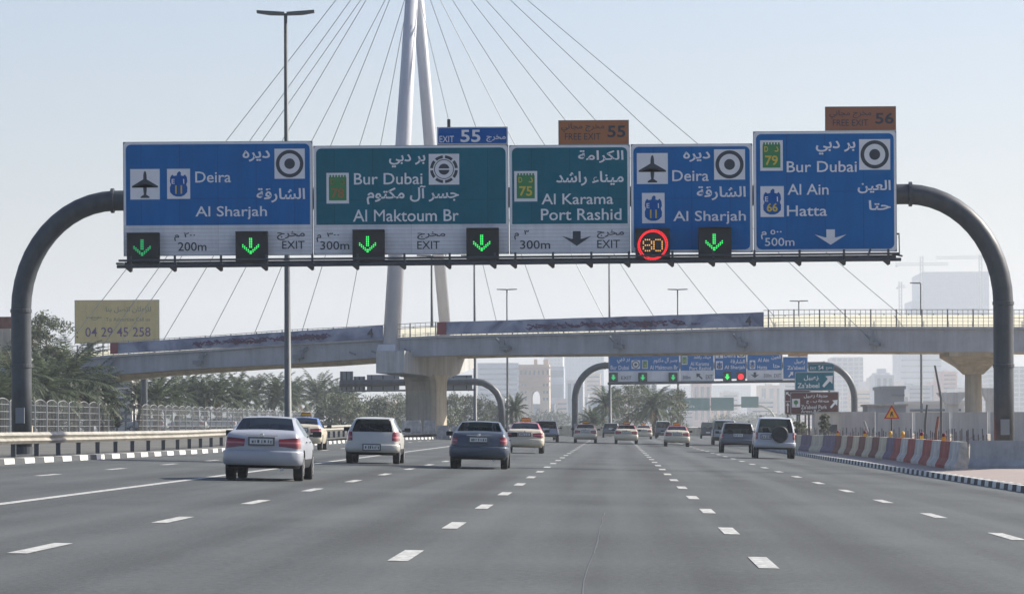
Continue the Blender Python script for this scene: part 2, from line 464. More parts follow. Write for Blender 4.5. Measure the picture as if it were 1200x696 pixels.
def glyph(ch, bold):
    """one letter's outline and its advance width"""
    if (ch, bold) not in TXT:
        bar = max(x for x, y in outline('|', 0)[0])
        adv = max(x for x, y in outline(ch + '|', 0)[0]) - bar
        TXT[ch, bold] = (*outline(ch, 0 if ch in 'MW' else bold), adv)
    return TXT[ch, bold]
def glyphs(s, bold):
    """letters laid side by side; letters alternate by a hair in depth so joined strokes may overlap"""
    V, Fs, D = [], [], []; x = 0
    for i, ch in enumerate(s):
        v, f, adv = glyph(ch, bold); n = len(V)
        V += [(a + x, b) for a, b in v]; D += [i % 2] * len(v); Fs += [tuple(n + k for k in q) for q in f]; x += adv
    return V, Fs, D
class Panel:
    """flat lettering gathered by material; photo pixels map to the panel's own x, z"""
    def __init__(self, cx, cy, Y, gap):
        self.cx, self.cy, self.s, self.gap = cx, cy, F / Y, gap
        self.c = P(cx, cy, Y)
        self.layers = {}
    def xz(self, px, py): return ((px - self.cx) / self.s, (self.cy - py) / self.s)
    def mb(self, name, m, lift=1):
        k = (name, m, lift)
        if k not in self.layers: self.layers[k] = MB()
        return self.layers[k]
    def poly(self, name, m, pts, lift=1):
        self.mb(name, m, lift).poly([(*self.xz(*p)[:1], -self.gap * lift, self.xz(*p)[1]) for p in pts])
    def rect(self, name, m, x0, y0, x1, y1, lift=1, r=0.0):
        self.poly(name, m, rrect(x0, y0, x1, y1, r), lift)
    def disc(self, name, m, cx, cy, r, lift=1, n=28, ry=None):
        ry = ry or r
        self.poly(name, m, [(cx + r * math.cos(-2 * math.pi * i / n), cy - ry * math.sin(-2 * math.pi * i / n) * -1) for i in range(n)], lift)
    def ring(self, name, m, cx, cy, r0, r1, lift=1, a0=0, a1=360, n=32):
        mb = self.mb(name, m, lift)
        for i in range(n):
            a, b = R(lerp(a0, a1, i / n)), R(lerp(a0, a1, (i + 1) / n))
            q = [(cx + r1 * math.cos(a), cy - r1 * math.sin(a)), (cx + r0 * math.cos(a), cy - r0 * math.sin(a)), (cx + r0 * math.cos(b), cy - r0 * math.sin(b)), (cx + r1 * math.cos(b), cy - r1 * math.sin(b))]
            mb.poly([(self.xz(*p)[0], -self.gap * lift, self.xz(*p)[1]) for p in q[::-1]])
    def text(self, s, x0, y0, x1, y1, m, lift=1, bold=0.008, name='lettering', ar=False):
        if ar: s = arabic(s)
        if name == 'lettering': self.nt = getattr(self, 'nt', 0) + 1; name = 'lettering#%d' % self.nt
        v, f, dd = glyphs(s, bold)
        if not v: return
        ax, bx = min(p[0] for p in v), max(p[0] for p in v); ay, by = min(p[1] for p in v), max(p[1] for p in v)
        mb = self.mb(name, m, lift); n = len(mb.v)
        for (x, y), d_ in zip(v, dd):
            px = lerp(x0, x1, (x - ax) / (bx - ax)); py = lerp(y1, y0, (y - ay) / (by - ay))
            X, Z = self.xz(px, py); mb.v.append((X, -self.gap * (lift + .12 * d_), Z))
        for q in f: mb.f.append(tuple(n + i for i in q)); mb.m.append(0)
    def build(self, parent):
        """one mesh per name, materials in slots"""
        names = {}
        for (name, m, lift), mb in self.layers.items(): names.setdefault(name, []).append((m, mb))
        for name, lst in names.items():
            tot = MB(); mats = []
            for m, mb in lst:
                if m not in mats: mats.append(m)
                n = len(tot.v); tot.v += mb.v
                tot.f += [tuple(n + i for i in q) for q in mb.f]; tot.m += [mats.index(m)] * len(mb.f)
            tot.build(name.split('#')[0], [M[m] for m in mats], parent)
def rrect(x0, y0, x1, y1, r):
    if r <= 0: return [(x0, y1), (x1, y1), (x1, y0), (x0, y0)]
    pts = []
    for cx, cy, a in ((x0 + r, y1 - r, 180), (x1 - r, y1 - r, 270), (x1 - r, y0 + r, 0), (x0 + r, y0 + r, 90)):
        for i in range(5):
            t = R(a + 22.5 * i); pts.append((cx + r * math.cos(t), cy - r * math.sin(t)))
    return pts

# ------------------------------------------------------------------ the setting: ground, road, kerbs, markings
YS = [-30, 0, 30, 60, 90, 105, 120, 135, 150, 175, 200, 225, 250, 270, 290, 315, 340, 380, 420, 470, 520, 600, 700, 850, 1020, 1250, 1500, 2000, 2800]
def sheet(name, cols, m, dz=0.0, y_to=9999):
    """a strip of ground between functions of y"""
    mb = MB(); rows = []
    for y in [q for q in YS if q <= y_to]:
        rows.append([(fx(y), y, fz(fx(y), y) + dz) for fx, fz in cols])
    for a, b in zip(rows, rows[1:]):
        for i in range(len(cols) - 1): mb.quad(a[i], a[i + 1], b[i + 1], b[i])
    return tag(mb.build(name, m), kind='structure')
g = MB()
g.quad((-2400, -120, -.6), (2400, -120, -.6), (2400, 6800, -.6), (-2400, 6800, -.6))
tag(g.build('ground', M['sand']), kind='structure')
sheet('road', [(lambda y, t=t: lerp(kl(y), kr(y), t), road_z) for t in [i / 12 for i in range(13)]], M['asphalt'])
vz = lambda x, y: gz(x, y)
sheet('verge', [(lambda y, d=d: kl(y) - d, vz) for d in (400, 120, 60, 36, 26, 20, 14, 8, 4, .3)], M['lawn'], 0)
sheet('pavement', [(lambda y, d=d: kr(y) + d, vz) for d in (.3, 1, 2, 3.2)], M['pavers'], 0)
sheet('ground', [(lambda y, d=d: kr(y) + d, vz) for d in (3.2, 6, 20, 60, 400)], M['sand'], 0)
def kerb(side, y0, y1, step, name):
    mb = MB(); y = y0; k = 0
    fx = kl if side < 0 else kr
    while y < y1:
        a, b = y, y + step
        pts = []
        for yy in (a + .01, b - .01):
            x = fx(yy); zr = road_z(x, yy) - .1; zt = road_z(x, yy) + .15
            xi, xo = x - side * .0, x + side * .3
            pts.append(((xi, yy, zr), (xi + side * .03, yy, zt), (xo, yy, zt), (xo, yy, zr)))
        A, B = pts; mi = k % 2
        for i in range(4): mb.quad(A[i], A[(i + 1) % 4], B[(i + 1) % 4], B[i], mi)
        mb.poly(A, mi); mb.poly(B[::-1], mi)
        y = b; k += 1
    return tag(mb.build(name, [M['kerb_white'], M['kerb_black']], fix=True), kind='structure')
kerb(-1, 60, 330, 1.6, 'kerb')
kerb(1, 50, 420, 1.0, 'kerb')
mk = MB(); LZ = .006
def mark(x, y0, y1, w):
    n = max(1, int((y1 - y0) / 10))
    for i in range(n):
        a, b = lerp(y0, y1, i / n), lerp(y0, y1, (i + 1) / n)
        mk.quad((x - w / 2, a, road_z(x - w / 2, a) + LZ), (x + w / 2, a, road_z(x + w / 2, a) + LZ), (x + w / 2, b, road_z(x + w / 2, b) + LZ), (x - w / 2, b, road_z(x - w / 2, b) + LZ))
for x in (-12.65, -5.83, -2.12, 1.5, 5.17):
    y = 38.4 - 36
    while y < 900:
        if not (x < -12 and y > 270): mark(x, y, y + 3.3, .2)
        y += 12.0
mark(-9.2, 20, 600, .2)
tag(mk.build('road_markings', M['line']), kind='structure')

sm = MB(); rz = random.Random(12)
def seam(pts, w):
    for (xa, ya), (xb, yb) in zip(pts, pts[1:]):
        wa = w * rz.uniform(.6, 1.3)
        sm.quad((xa - wa, ya, road_z(xa, ya) + .003), (xa + wa, ya, road_z(xa, ya) + .003), (xb + wa, yb, road_z(xb, yb) + .003), (xb - wa, yb, road_z(xb, yb) + .003))
for x0, y0, y1 in ((-.25, 18, 64), (3.4, 70, 150), (-3.9, 22, 120), (-7.5, 90, 170), (7.4, 60, 200)):
    x = x0; pts = []
    for i in range(int((y1 - y0) / 1.5)):
        x += rz.gauss(0, .008); pts.append((x, y0 + 1.5 * i))
    if x0 == -.25: seam(pts, .006)
tag(sm.build('road_seams', mat('tar seam', (.105, .11, .108), .6)), kind='structure')

# haze: closed box round everything, its top just above the pylon
hz = MB(); hz.box((0, 3390, 107), (5000, 7100, 217.6))
hm = bpy.data.materials.new('haze'); hm.use_nodes = True
hn = hm.node_tree.nodes; hn.clear()
ho = hn.new('ShaderNodeOutputMaterial'); hv = hn.new('ShaderNodeVolumePrincipled')
hv.inputs['Color'].default_value = (.83, .9, .97, 1); hv.inputs['Density'].default_value = HAZE; hv.inputs['Anisotropy'].default_value = .2
hm.node_tree.links.new(hv.outputs[0], ho.inputs['Volume'])
tag(hz.build('haze', hm), kind='stuff')

# ------------------------------------------------------------------ first gantry
GY = 126.0
def arch_gantry(Y, lx, rx, beam_l, beam_r, rad, ax, az, label, y_feet=None, nm='sign_gantry', feet=(None, None)):
    """tubular portal: two posts bent over into one beam"""
    c = thing(nm, label, 'gantry', (0, Y, 0))
    mb = MB(); a = P(lx, 498, Y).x; b = P(rx, 498, Y).x
    za, zb_ = P(lx, beam_l, Y).z, P(rx, beam_r, Y).z
    zl, zr = feet
    pts = [(a, 0, zl), (a, 0, lerp(zl, za - az, .5)), (a, 0, za - az)]
    for i in range(1, 13):
        t = R(90 * i / 12); pts.append((a + ax * (1 - math.cos(t)), 0, za - az * (1 - math.sin(t))))
    for i in range(12, -1, -1):
        t = R(90 * i / 12); pts.append((b - ax * (1 - math.cos(t)), 0, zb_ - az * (1 - math.sin(t))))
    pts += [(b, 0, lerp(zr, zb_ - az, .5)), (b, 0, zr)]
    mb.tube(pts, rad, 20)
    mb.build('portal_tube', M['pole'], c, smooth=True)
    for x, z in ((a, zl), (b, zr)):
        f = MB(); f.lathe([(rad * 1.45, -.1), (rad * 1.45, .05), (rad * 1.06, .07), (rad * 1.06, .3)], 20, (x, 0, z)); f.build('base_flange', M['pole'], c)
    for x, z0_, z1_ in ((a, zl, za - az), (b, zr, zb_ - az)):
        for k_ in (.62, 1.0):
            f = MB(); zz_ = lerp(z0_, z1_, k_); f.lathe([(rad * 1.0, -.06), (rad * 1.07, -.05), (rad * 1.07, .05), (rad * 1.0, .06)], 20, (x, 0, zz_)); f.build('joint_collar', M['pole'], c)
        f = MB(); f.box((x, -rad - .03, z0_ + 1.3), (.28, .1, .5)); f.build('service_hatch', M['sign_back'], c)
    for x, dx in ((a, 1), (b, -1)):
        f = MB()
        f.tube([(x + dx * ax * .95, 0, za if dx > 0 else zb_), (x + dx * (ax * .95 + .1), 0, za if dx > 0 else zb_)], rad * 1.22, 20)
        f.build('joint_collar', M['pole'], c)
    return c
gant = arch_gantry(GY, 25.5, 1176.5, 236, 227, .325, 3.05, 3.5, 'grey tubular portal gantry holding the large blue and teal signs', feet=(gz(-19, GY) - .05, gz(12.5, GY) - .05))
# service rail with floodlights below the boards
S1 = F / GY
def gx(px, py, dy): return P(px, py, GY + dy) - Vector((0, GY, 0))
cw = MB()
for (yy, dy, r, x0, x1) in ((305.5, -1.25, .035, 139, 1054), (312.5, -1.25, .055, 137, 1056), (309, -.35, .05, 146, 1050)):
    cw.tube([gx(x0, yy, dy), gx(x1, yy - 8.5, dy)], r, 8)
cw.tube([gx(137, 309, -1.25), gx(146, 309, -.3)], .04, 6)
cw.build('service_rail', M['pole'], gant)
xs = [153, 205, 259, 312, 366, 419, 474, 527, 580, 604, 648, 693, 737, 788, 836, 884, 937, 989, 1041]
for i, x in enumerate(xs):
    y = 308 - 8.5 * (x - 137) / 919
    h = MB()
    h.box(gx(x, y + 2.5, -.8), (.07, .95, .06)); h.box(gx(x, y - 1.5, -1.2), (.07, .06, .34))
    h.tube([gx(x, y - 8, -.3), gx(x, y + 3, -1.2)], .03, 6)
    hb = h.build('hanger', M['pole'], gant)
    fl = MB(); c = gx(x - 1.5, y + 8, -1.25)
    n = len(fl.v)
    fl.prism([(c.x - .15, c.z + .06), (c.x + .02, c.z + .1), (c.x + .1, c.z + .07), (c.x + .09, c.z - .06), (c.x + .03, c.z - .09)], c.y - .13, c.y + .13)
    o = fl.build('floodlight', M['lamp_box'], gant, fix=True)
cb = MB()
cb.tube([gx(1005, 300, -1.0), gx(1010, 304, -1.05), gx(1017, 301, -1.0), gx(1020, 292, -.9)], .035, 6)
cb.tube([gx(1043, 275, -.2), gx(1054, 274, -.3)], .03, 6); cb.tube([gx(1053.5, 274, -.3), gx(1054, 300, -.6)], .02, 6); cb.tube([gx(1043, 297, -.2), gx(1057, 300, -.9)], .03, 6)
cb.build('cable', M['pole'], gant)

def board(name, label, x0, y0, x1, y1, face, strip_y=None, Y=GY - .55, depth=.14, r=6, border=3.2, group=None, cat='road sign', legs=None, fill='strip', gap=.006, frame='white'):
    """sign plate: tray, coloured face with rounded corners; returns (thing, panel)"""
    cx, cy = (x0 + x1) / 2, (y0 + y1) / 2
    p = Panel(cx, cy, Y, gap)
    t = thing(name, label, cat, p.c, 0, group)
    w, h = (x1 - x0) / p.s, (y1 - y0) / p.s
    tr = MB(); tr.box((0, depth / 2, 0), (w, depth, h)); tr.build('backing_tray', M['sign_back'], t)
    yb = strip_y if strip_y else y1 - border
    fr = MB()
    fr.poly([(p.xz(*q)[0], -gap * .5, p.xz(*q)[1]) for q in rrect(x0 + .6, y0 + .6, x1 - .6, y1 - .6, r * .6)]); fr.build('border', M[frame], t)
    if strip_y:
        p.poly('distance_strip', fill, [(x0 + 1.2, y1 - 1), (x1 - 1.2, y1 - 1), (x1 - 1.2, strip_y), (x0 + 1.2, strip_y)], 1)
        pts = rrect(x0 + border, y0 + border, x1 - border, strip_y, r)
        top = [q for q in pts if q[1] < (y0 + strip_y) / 2]
        p.poly('face', face, [(x0 + border, strip_y), (x1 - border, strip_y)] + top, 2)
    else:
        p.rect('face', face, x0 + border, y0 + border, x1 - border, yb, 2, r)
    return t, p
def plane_icon(p, x0, y0, x1, y1):
    p.rect('airport_symbol', 'white', x0, y0, x1, y1, 3)
    w, h = x1 - x0, y1 - y0
    half = [(0, .06), (.035, .1), (.055, .2), (.06, .34), (.44, .56), (.44, .61), (.065, .5), (.055, .72), (.04, .84), (.15, .91), (.15, .95), (0, .93)]
    cx = (x0 + x1) / 2
    for (a, b) in zip(half, half[1:]):
        for s in (1, -1):
            p.poly('airport_symbol', 'char', [(cx, y0 + a[1] * h), (cx + s * a[0] * w, y0 + a[1] * h), (cx + s * b[0] * w, y0 + b[1] * h), (cx, y0 + b[1] * h)], 4)
def emblem(p, x0, y0, x1, y1, broken=False):
    p.rect('direction_emblem', 'white', x0, y0, x1, y1, 3)
    cx, cy, w = (x0 + x1) / 2, (y0 + y1) / 2, (x1 - x0)
    if not broken:
        p.ring('direction_emblem', 'char', cx, cy, w * .34, w * .455, 4)
        p.disc('direction_emblem', 'char', cx, cy, w * .175, 4)
    else:
        for a in range(8): p.ring('direction_emblem', 'char', cx, cy, w * .36, w * .455, 4, a * 45 + 5, a * 45 + 40, 6)
        p.ring('direction_emblem', 'char', cx, cy, w * .3, w * .325, 4)
        p.disc('direction_emblem', 'char', cx, cy, w * .18, 4); p.rect('direction_emblem', 'white', cx - w * .21, cy - .8, cx + w * .21, cy + .8, 5)
        p.rect('direction_emblem', 'white', cx - w * .46, cy - 1.1, cx - w * .35, cy + 1.1, 5); p.rect('direction_emblem', 'white', cx + w * .35, cy - 1.1, cx + w * .46, cy + 1.1, 5)
def falcon(p, x0, y0, x1, y1, num):
    """white plate with a blue spread falcon carrying the route number"""
    p.rect('route_shield', 'white', x0, y0, x1, y1, 3)
    w, h = x1 - x0, y1 - y0; cx = (x0 + x1) / 2
    o = [(-.06, .14), (.03, .08), (.1, .12), (.1, .22), (.2, .24), (.28, .19), (.36, .28), (.38, .42), (.33, .52), (.38, .62), (.37, .78), (.24, .88), (.1, .92), (-.1, .92), (-.24, .88), (-.37, .78), (-.38, .62), (-.33, .52), (-.38, .42), (-.36, .28), (-.28, .19), (-.2, .24), (-.08, .22)]
    for (a, b) in zip(o, o[1:] + o[:1]):
        p.poly('route_shield', 'navy', [(cx, y0 + h * .5), (cx + a[0] * w, y0 + a[1] * h), (cx + b[0] * w, y0 + b[1] * h)], 4)
    p.text('E', cx - w * .3, y0 + h * .34, cx - w * .17, y0 + h * .5, 'white', 5, .01, 'route_shield')
    p.text(arabic('ا'), cx + w * .2, y0 + h * .34, cx + w * .25, y0 + h * .5, 'white', 5, .02, 'route_shield')
    dw = .15 if num == '11' else .23
    p.text(num, cx - w * dw, y0 + h * .55, cx + w * dw, y0 + h * .83, 'yellow', 5, .02, 'route_shield')
def fort(p, x0, y0, x1, y1, num, col='red_brown'):
    """white plate with a green crenellated shield"""
    p.rect('route_shield', 'white', x0, y0, x1, y1, 3)
    w, h = x1 - x0, y1 - y0
    a, b, t, e = x0 + w * .11, x1 - w * .11, y0 + h * .14, y1 - h * .1
    p.rect('route_shield', 'green_shield', a, t, b, e, 4)
    n = 6
    for i in range(n):
        q = lerp(a, b, (i + .2) / n); p.rect('route_shield', 'green_shield', q, t - h * .07, q + (b - a) / n * .6, t + .2, 4)
    p.text('D', a + w * .08, y0 + h * .2, a + w * .24, y0 + h * .38, col, 5, .015, 'route_shield')
    p.text(arabic('د'), b - w * .26, y0 + h * .2, b - w * .08, y0 + h * .38, col, 5, .015, 'route_shield')
    p.text(num, x0 + w * .22, y0 + h * .5, x1 - w * .22, y0 + h * .82, col, 5, .02, 'route_shield')
def down_arrow(p, x0, y0, x1, y1, m):
    cx = (x0 + x1) / 2; w = (x1 - x0) / 2; h = y1 - y0
    p.rect('lane_arrow', m, cx - w * .27, y0, cx + w * .27, y0 + h * .5, 3)
    p.poly('lane_arrow', m, [(cx, y1), (x0, y0 + h * .33), (cx - w * .35, y0 + h * .52), (cx, y0 + h * .48)], 3)
    p.poly('lane_arrow', m, [(cx, y1), (cx, y0 + h * .48), (cx + w * .35, y0 + h * .52), (x1, y0 + h * .33)], 3)
def up_arrow(p, x0, y0, x1, y1, m):
    """arrow to the upper right"""
    w, h = x1 - x0, y1 - y0
    p.poly('exit_arrow', m, [(x1, y0), (x0 + w * .3, y0 + h * .06), (x0 + w * .52, y0 + h * .28), (x0, y0 + h * .84), (x0 + w * .16, y1), (x0 + w * .72, y0 + h * .48), (x0 + w * .94, y0 + h * .7)], 3)

W_, C_ = 'white', 'char'
t, p = board('direction_sign', 'blue sign for Deira and Al Sharjah at left end of near gantry, 200m strip', 144.5, 166, 366.5, 299.5, 'blue', 263.8)
plane_icon(p, 152.8, 197.8, 187.4, 233.5); falcon(p, 196, 197.8, 223, 233, '11'); emblem(p, 322, 175, 357.5, 210.2)
p.text('Deira', 229, 201.2, 270.9, 214.1, W_, 3); p.text('Al Sharjah', 229, 241.8, 312.8, 257.6, W_, 3)
p.text('ديره', 284.6, 176.6, 316.7, 190, W_, 3, .02, ar=True); p.text('الشارقة', 300.6, 221, 357.5, 238, W_, 3, .02, ar=True)
p.text('٢٠٠', 215.3, 272.3, 228.8, 278, C_, 3, .015); p.text('م', 204, 274.9, 209.6, 282.4, C_, 3, .015, ar=True); p.text('200m', 208.3, 283.7, 241.7, 294, C_, 3, .006)
p.text('مخرج', 324.4, 271.5, 357, 282, C_, 3, .015, ar=True); p.text('EXIT', 330.4, 283, 356.7, 292.2, C_, 3, .004)
p.build(t)
t, p = board('direction_sign', 'teal sign for Bur Dubai and Al Maktoum Br on near gantry, 300m strip', 367.5, 170.5, 596, 298.2, 'teal', 263)
fort(p, 382.7, 202.3, 409, 238.2, '78'); emblem(p, 502.7, 180.8, 538.4, 216.8, True)
p.text('بر دبي', 456.2, 180.8, 498.8, 196.4, W_, 3, .02, ar=True); p.text('Bur Dubai', 415, 202.8, 495.2, 216.3, W_, 3)
p.text('جسر آل مكتوم', 429.8, 217.6, 537.9, 239.5, W_, 3, .02, ar=True); p.text('Al Maktoum Br', 413.5, 245.5, 537.6, 259.7, W_, 3)
p.text('م', 370.8, 274.4, 376.3, 283, C_, 3, .015, ar=True); p.text('٣٠٠', 382.7, 271.8, 397.5, 277, C_, 3, .015); p.text('300m', 375, 282.2, 409, 292, C_, 3, .006)
p.text('مخرج', 488.7, 271.8, 521.6, 281, C_, 3, .015, ar=True); p.text('EXIT', 488.7, 282.7, 515, 292, C_, 3, .004)
p.build(t)
t, p = board('direction_sign', 'teal sign for Al Karama and Port Rashid, fourth board from right end of near gantry'.replace('fourth', 'third'), 597, 170, 738.5, 297.3, 'teal', 262.4)
fort(p, 602.7, 200.4, 629.7, 236, '75', 'yellow')
p.text('الكرامة', 677.7, 176.5, 731, 191.4, W_, 3, .02, ar=True); p.text('ميناء راشد', 651.8, 201, 731, 218, W_, 3, .02, ar=True)
p.text('Al Karama', 634.6, 227, 718.7, 239.7, W_, 3); p.text('Port Rashid', 633.8, 244.7, 728.2, 258.3, W_, 3)
p.text('م', 602.4, 272.5, 607.8, 280.7, C_, 3, .015, ar=True); p.text('٣', 614, 269, 619.6, 274.7, C_, 3, .015); p.text('300m', 609.2, 281.5, 644.4, 291.6, C_, 3, .006)
down_arrow(p, 658.6, 271, 692.7, 288.3, C_)
p.text('مخرج', 699.3, 269.8, 731, 280, C_, 3, .015, ar=True); p.text('EXIT', 699.6, 281.5, 726, 291, C_, 3, .004)
p.build(t)
t, p = board('direction_sign', 'blue sign for Deira and Al Sharjah above the round 80 limit, near gantry', 739.3, 168.8, 882, 296, 'blue')
plane_icon(p, 746.5, 179.4, 782.8, 215.6); falcon(p, 752.3, 226, 778.8, 261.5, '11'); emblem(p, 837, 175.5, 873.3, 211)
p.text('ديره', 800.9, 177.9, 832.5, 190, W_, 3, .02, ar=True); p.text('Deira', 787.9, 199.6, 830.7, 212.6, W_, 3)
p.text('الشارقة', 816.5, 218.6, 873.9, 235, W_, 3, .02, ar=True); p.text('Al Sharjah', 788.8, 247.3, 873.9, 263, W_, 3)
p.build(t)
t, p = board('direction_sign', 'tall blue sign for Bur Dubai, Al Ain and Hatta at right end of near gantry', 883, 153.8, 1050.8, 295.2, 'blue')
fort(p, 891, 164.3, 917.6, 200, '79', 'yellow'); falcon(p, 891, 218, 918.5, 254, '66'); emblem(p, 1007, 163.7, 1043.5, 199.6)
p.text('بر دبي', 956.3, 165.2, 1002.7, 181.5, W_, 3, .02, ar=True); p.text('Bur Dubai', 922, 189, 1004.2, 202, W_, 3)
p.text('Al Ain', 922.8, 215.6, 971, 228.3, W_, 3); p.text('Hatta', 922, 240.7, 969, 253.3, W_, 3)
p.text('العين', 1005, 211.7, 1043.8, 227, W_, 3, .02, ar=True); p.text('حتا', 1018, 235.2, 1043.8, 246.7, W_, 3, .02, ar=True)
p.text('م', 891.4, 270.8, 898, 280, W_, 3, .015, ar=True); p.text('٥٠٠', 902.6, 269, 916, 274.5, W_, 3, .015); p.text('500m', 896, 278.4, 930.6, 288, W_, 3, .006)
down_arrow(p, 954.5, 269, 991.6, 287, W_)
p.build(t)
t, p = board('exit_sign', 'small blue tab reading EXIT 55 on top of the teal Bur Dubai board', 512.3, 149, 595, 169.6, 'navy', r=1.5, border=1.2, cat='exit sign')
p.text('EXIT', 515, 159.4, 532, 167, W_, 3, .004); p.text('55', 539.7, 152.4, 563, 167, W_, 3, .02); p.text('مخرج', 570, 158.6, 592.6, 166.8, W_, 3, .015, ar=True)
p.build(t)
t, p = board('exit_sign', 'orange tab reading FREE EXIT 55 on top of the Al Karama board', 654.3, 141, 737, 169.4, 'orange', r=.6, border=.8, cat='exit sign', frame='brown_tab')
p.text('مخرج مجاني', 657.8, 144.6, 708.3, 154.8, C_, 3, .008, ar=True); p.text('FREE EXIT', 661.9, 156.4, 703.7, 164, C_, 3, .0); p.text('55', 711.9, 147.7, 732.9, 161.4, C_, 3, .02)
p.build(t)
t, p = board('exit_sign', 'faded reddish tab reading FREE EXIT 56 on top of the tall right board', 967, 125, 1050, 153, 'brown_tab', r=.6, border=.8, cat='exit sign', frame='orange')
p.text('مخرج مجاني', 972, 129, 1021, 139.2, C_, 3, .004, ar=True); p.text('FREE EXIT', 975.9, 140.4, 1017.2, 147.7, C_, 3, .0); p.text('56', 1025.7, 132.6, 1047.4, 145.6, C_, 3, .02)
p.build(t)
st = MB(); q = P(526, 146, GY - .4); st.box((0, 0, 0), (.1, .12, .32))
tag(st.build('bracket_stub', M['pole'], loc=q), 'short dark bracket stub standing on the blue EXIT 55 tab', 'bracket')

def signal(x0, y0, x1, y1, kind, label, Y=GY - .95, col='green_led', group='lane signals under the near gantry boards', gap=.008):
    cx, cy = (x0 + x1) / 2, (y0 + y1) / 2
    p = Panel(cx, cy, Y, gap); t = thing('lane_signal', label, 'lane signal', p.c, 0, group)
    w, h = (x1 - x0) / p.s, (y1 - y0) / p.s
    b = MB(); b.box((0, .14, 0), (w, .28, h)); b.build('housing', M['housing'], t, bevel=.012)
    v = MB(); v.box((0, -.05, h / 2 - .02), (w, .1, .02)); v.build('visor', M['housing'], t)
    k = (x1 - x0) / 37.0
    if kind == 'down':
        dots = []
        for i in range(6):
            for j in range(2): dots.append((cx - 1 + (j - .5) * 2.0 * k, cy - 9 * k + i * 2.0 * k))
        for i in range(5):
            for s in (-1, 1):
                for j in range(2): dots.append((cx - 1 + s * (i + .3) * 2.1 * k, cy + 8 * k - i * 1.9 * k - j * 2.1 * k))
        for q in dots: p.disc('lit_arrow', col, q[0], q[1], .82 * k, 1, 8)
    elif kind == 'small':
        p.rect('lit_arrow', col, cx - 1.2, cy - 3, cx + 1.2, cy + 1, 1)
        p.poly('lit_arrow', col, [(cx, cy + 3.6), (cx - 3, cy), (cx + 3, cy)], 1)
    elif kind == 'limit':
        for a in range(56):
            for r in (15.6, 17.2): p.disc('lit_ring', 'red_led', cx + r * math.cos(a * math.pi / 28 + (r > 16) * .05), cy + .5 + r * math.sin(a * math.pi / 28), .82, 1, 8)
        pat = {'8': ['.###.', '#...#', '#...#', '.###.', '#...#', '#...#', '.###.'], '0': ['.###.', '#...#', '#...#', '#...#', '#...#', '#...#', '.###.']}
        for d, ox in (('8', -11), ('0', 1.4)):
            for i, row in enumerate(pat[d]):
                for j, ch in enumerate(row):
                    if ch == '#': p.disc('lit_digits', 'amber_led', cx + ox + j * 2.4, cy - 5.6 + i * 2.15, .85, 1, 8)
    elif kind == 'red':
        p.disc('lit_cross', 'red_led', cx, cy, 3.4, 1)
    p.build(t); return t
signal(148.5, 272.6, 186.5, 309, 'down', 'leftmost of the green down arrow lane signals on the near gantry', col='dim_green')
signal(276, 271, 313.5, 306.5, 'down', 'green arrow signal beside EXIT at the right end of the 200m strip')
signal(413, 269, 450.5, 304.6, 'down', 'green arrow signal just right of the 300m lettering below Bur Dubai')
signal(546.5, 267, 584.5, 303.4, 'down', 'green arrow signal at the right end of the teal Bur Dubai board')
signal(818.5, 266, 857.3, 302.6, 'down', 'green arrow signal right of the round 80 limit')
signal(744.6, 267.6, 785.3, 305.5, 'limit', 'speed signal with amber 80 in a glowing red ring', group=None)

# ------------------------------------------------------------------ street lamps
def lamp_post(px, top_py, Y, arms, r0, r1, label, z0=None, arm_px=None, skew=0.0):
    x = P(px, 498, Y).x; zt = P(px, top_py, Y).z
    zb = gz(x, Y) if z0 is None else z0
    t = thing('street_lamp', label, 'street lamp', (x, Y, zb - .03), 0, 'tall street lamps along the motorway')
    m = MB(); h = zt - zb
    m.tube([(0, 0, 0), (0, 0, .9), (0, 0, .92), (0, 0, h * .5), (0, 0, h)], [r0 * 1.25, r0 * 1.2, r0, lerp(r0, r1, .55), r1], 14)
    m.build('post', M['lamp_pole'], t, smooth=True)
    for s in arms:
        a = MB(); L = 1.42
        a.box((s * .25, 0, h + .02), (.5, .12, .1)); a.build('arm', M['lamp_pole'], t)
        b = MB()
        n = len(b.v)
        b.prism([(s * .06, h - .03), (s * .8, h - .01), (s * L, h + .02 + skew), (s * L, h + .15 + skew), (s * .06, h + .13)], -.2, .2)
        b.build('lamp_head', M['lamp_pole'], t, fix=True)
    return t
lamp_post(337.6, 17, 195, (-1, 1), .185, .085, 'tall double armed street lamp rising behind the Deira board on the left', z0=gz(-16.2, 195), skew=.07)
lamp_post(595, 339.5, 555, (-1, 1), .2, .1, 'slender double armed street lamp left of centre, behind the bridge banner')
lamp_post(795, 339.5, 560, (-1, 1), .2, .1, 'double armed street lamp above the right banner end, far behind bridge')
lamp_post(937, 353, 610, (-1, 1), .2, .1, 'double armed street lamp head peeking over the bridge railing right of centre')
lamp_post(1080, 332, 520, (-1,), .2, .1, 'single armed street lamp in front of the hazy tower on the right')
lamp_post(557, 300, 420, (-1, 1), .2, .1, 'grey street lamp with its head hidden by the teal Bur Dubai board')
lamp_post(507, 300, 380, (-1, 1), .22, .1, 'dark street lamp between the two pylon legs')
lamp_post(715, 300, 480, (-1, 1), .2, .1, 'street lamp rising behind the right banner, under the Al Karama board')
lamp_post(363, 357, 700, (-1, 1), .2, .1, 'far street lamp beside the tall near one on the left') if False else None

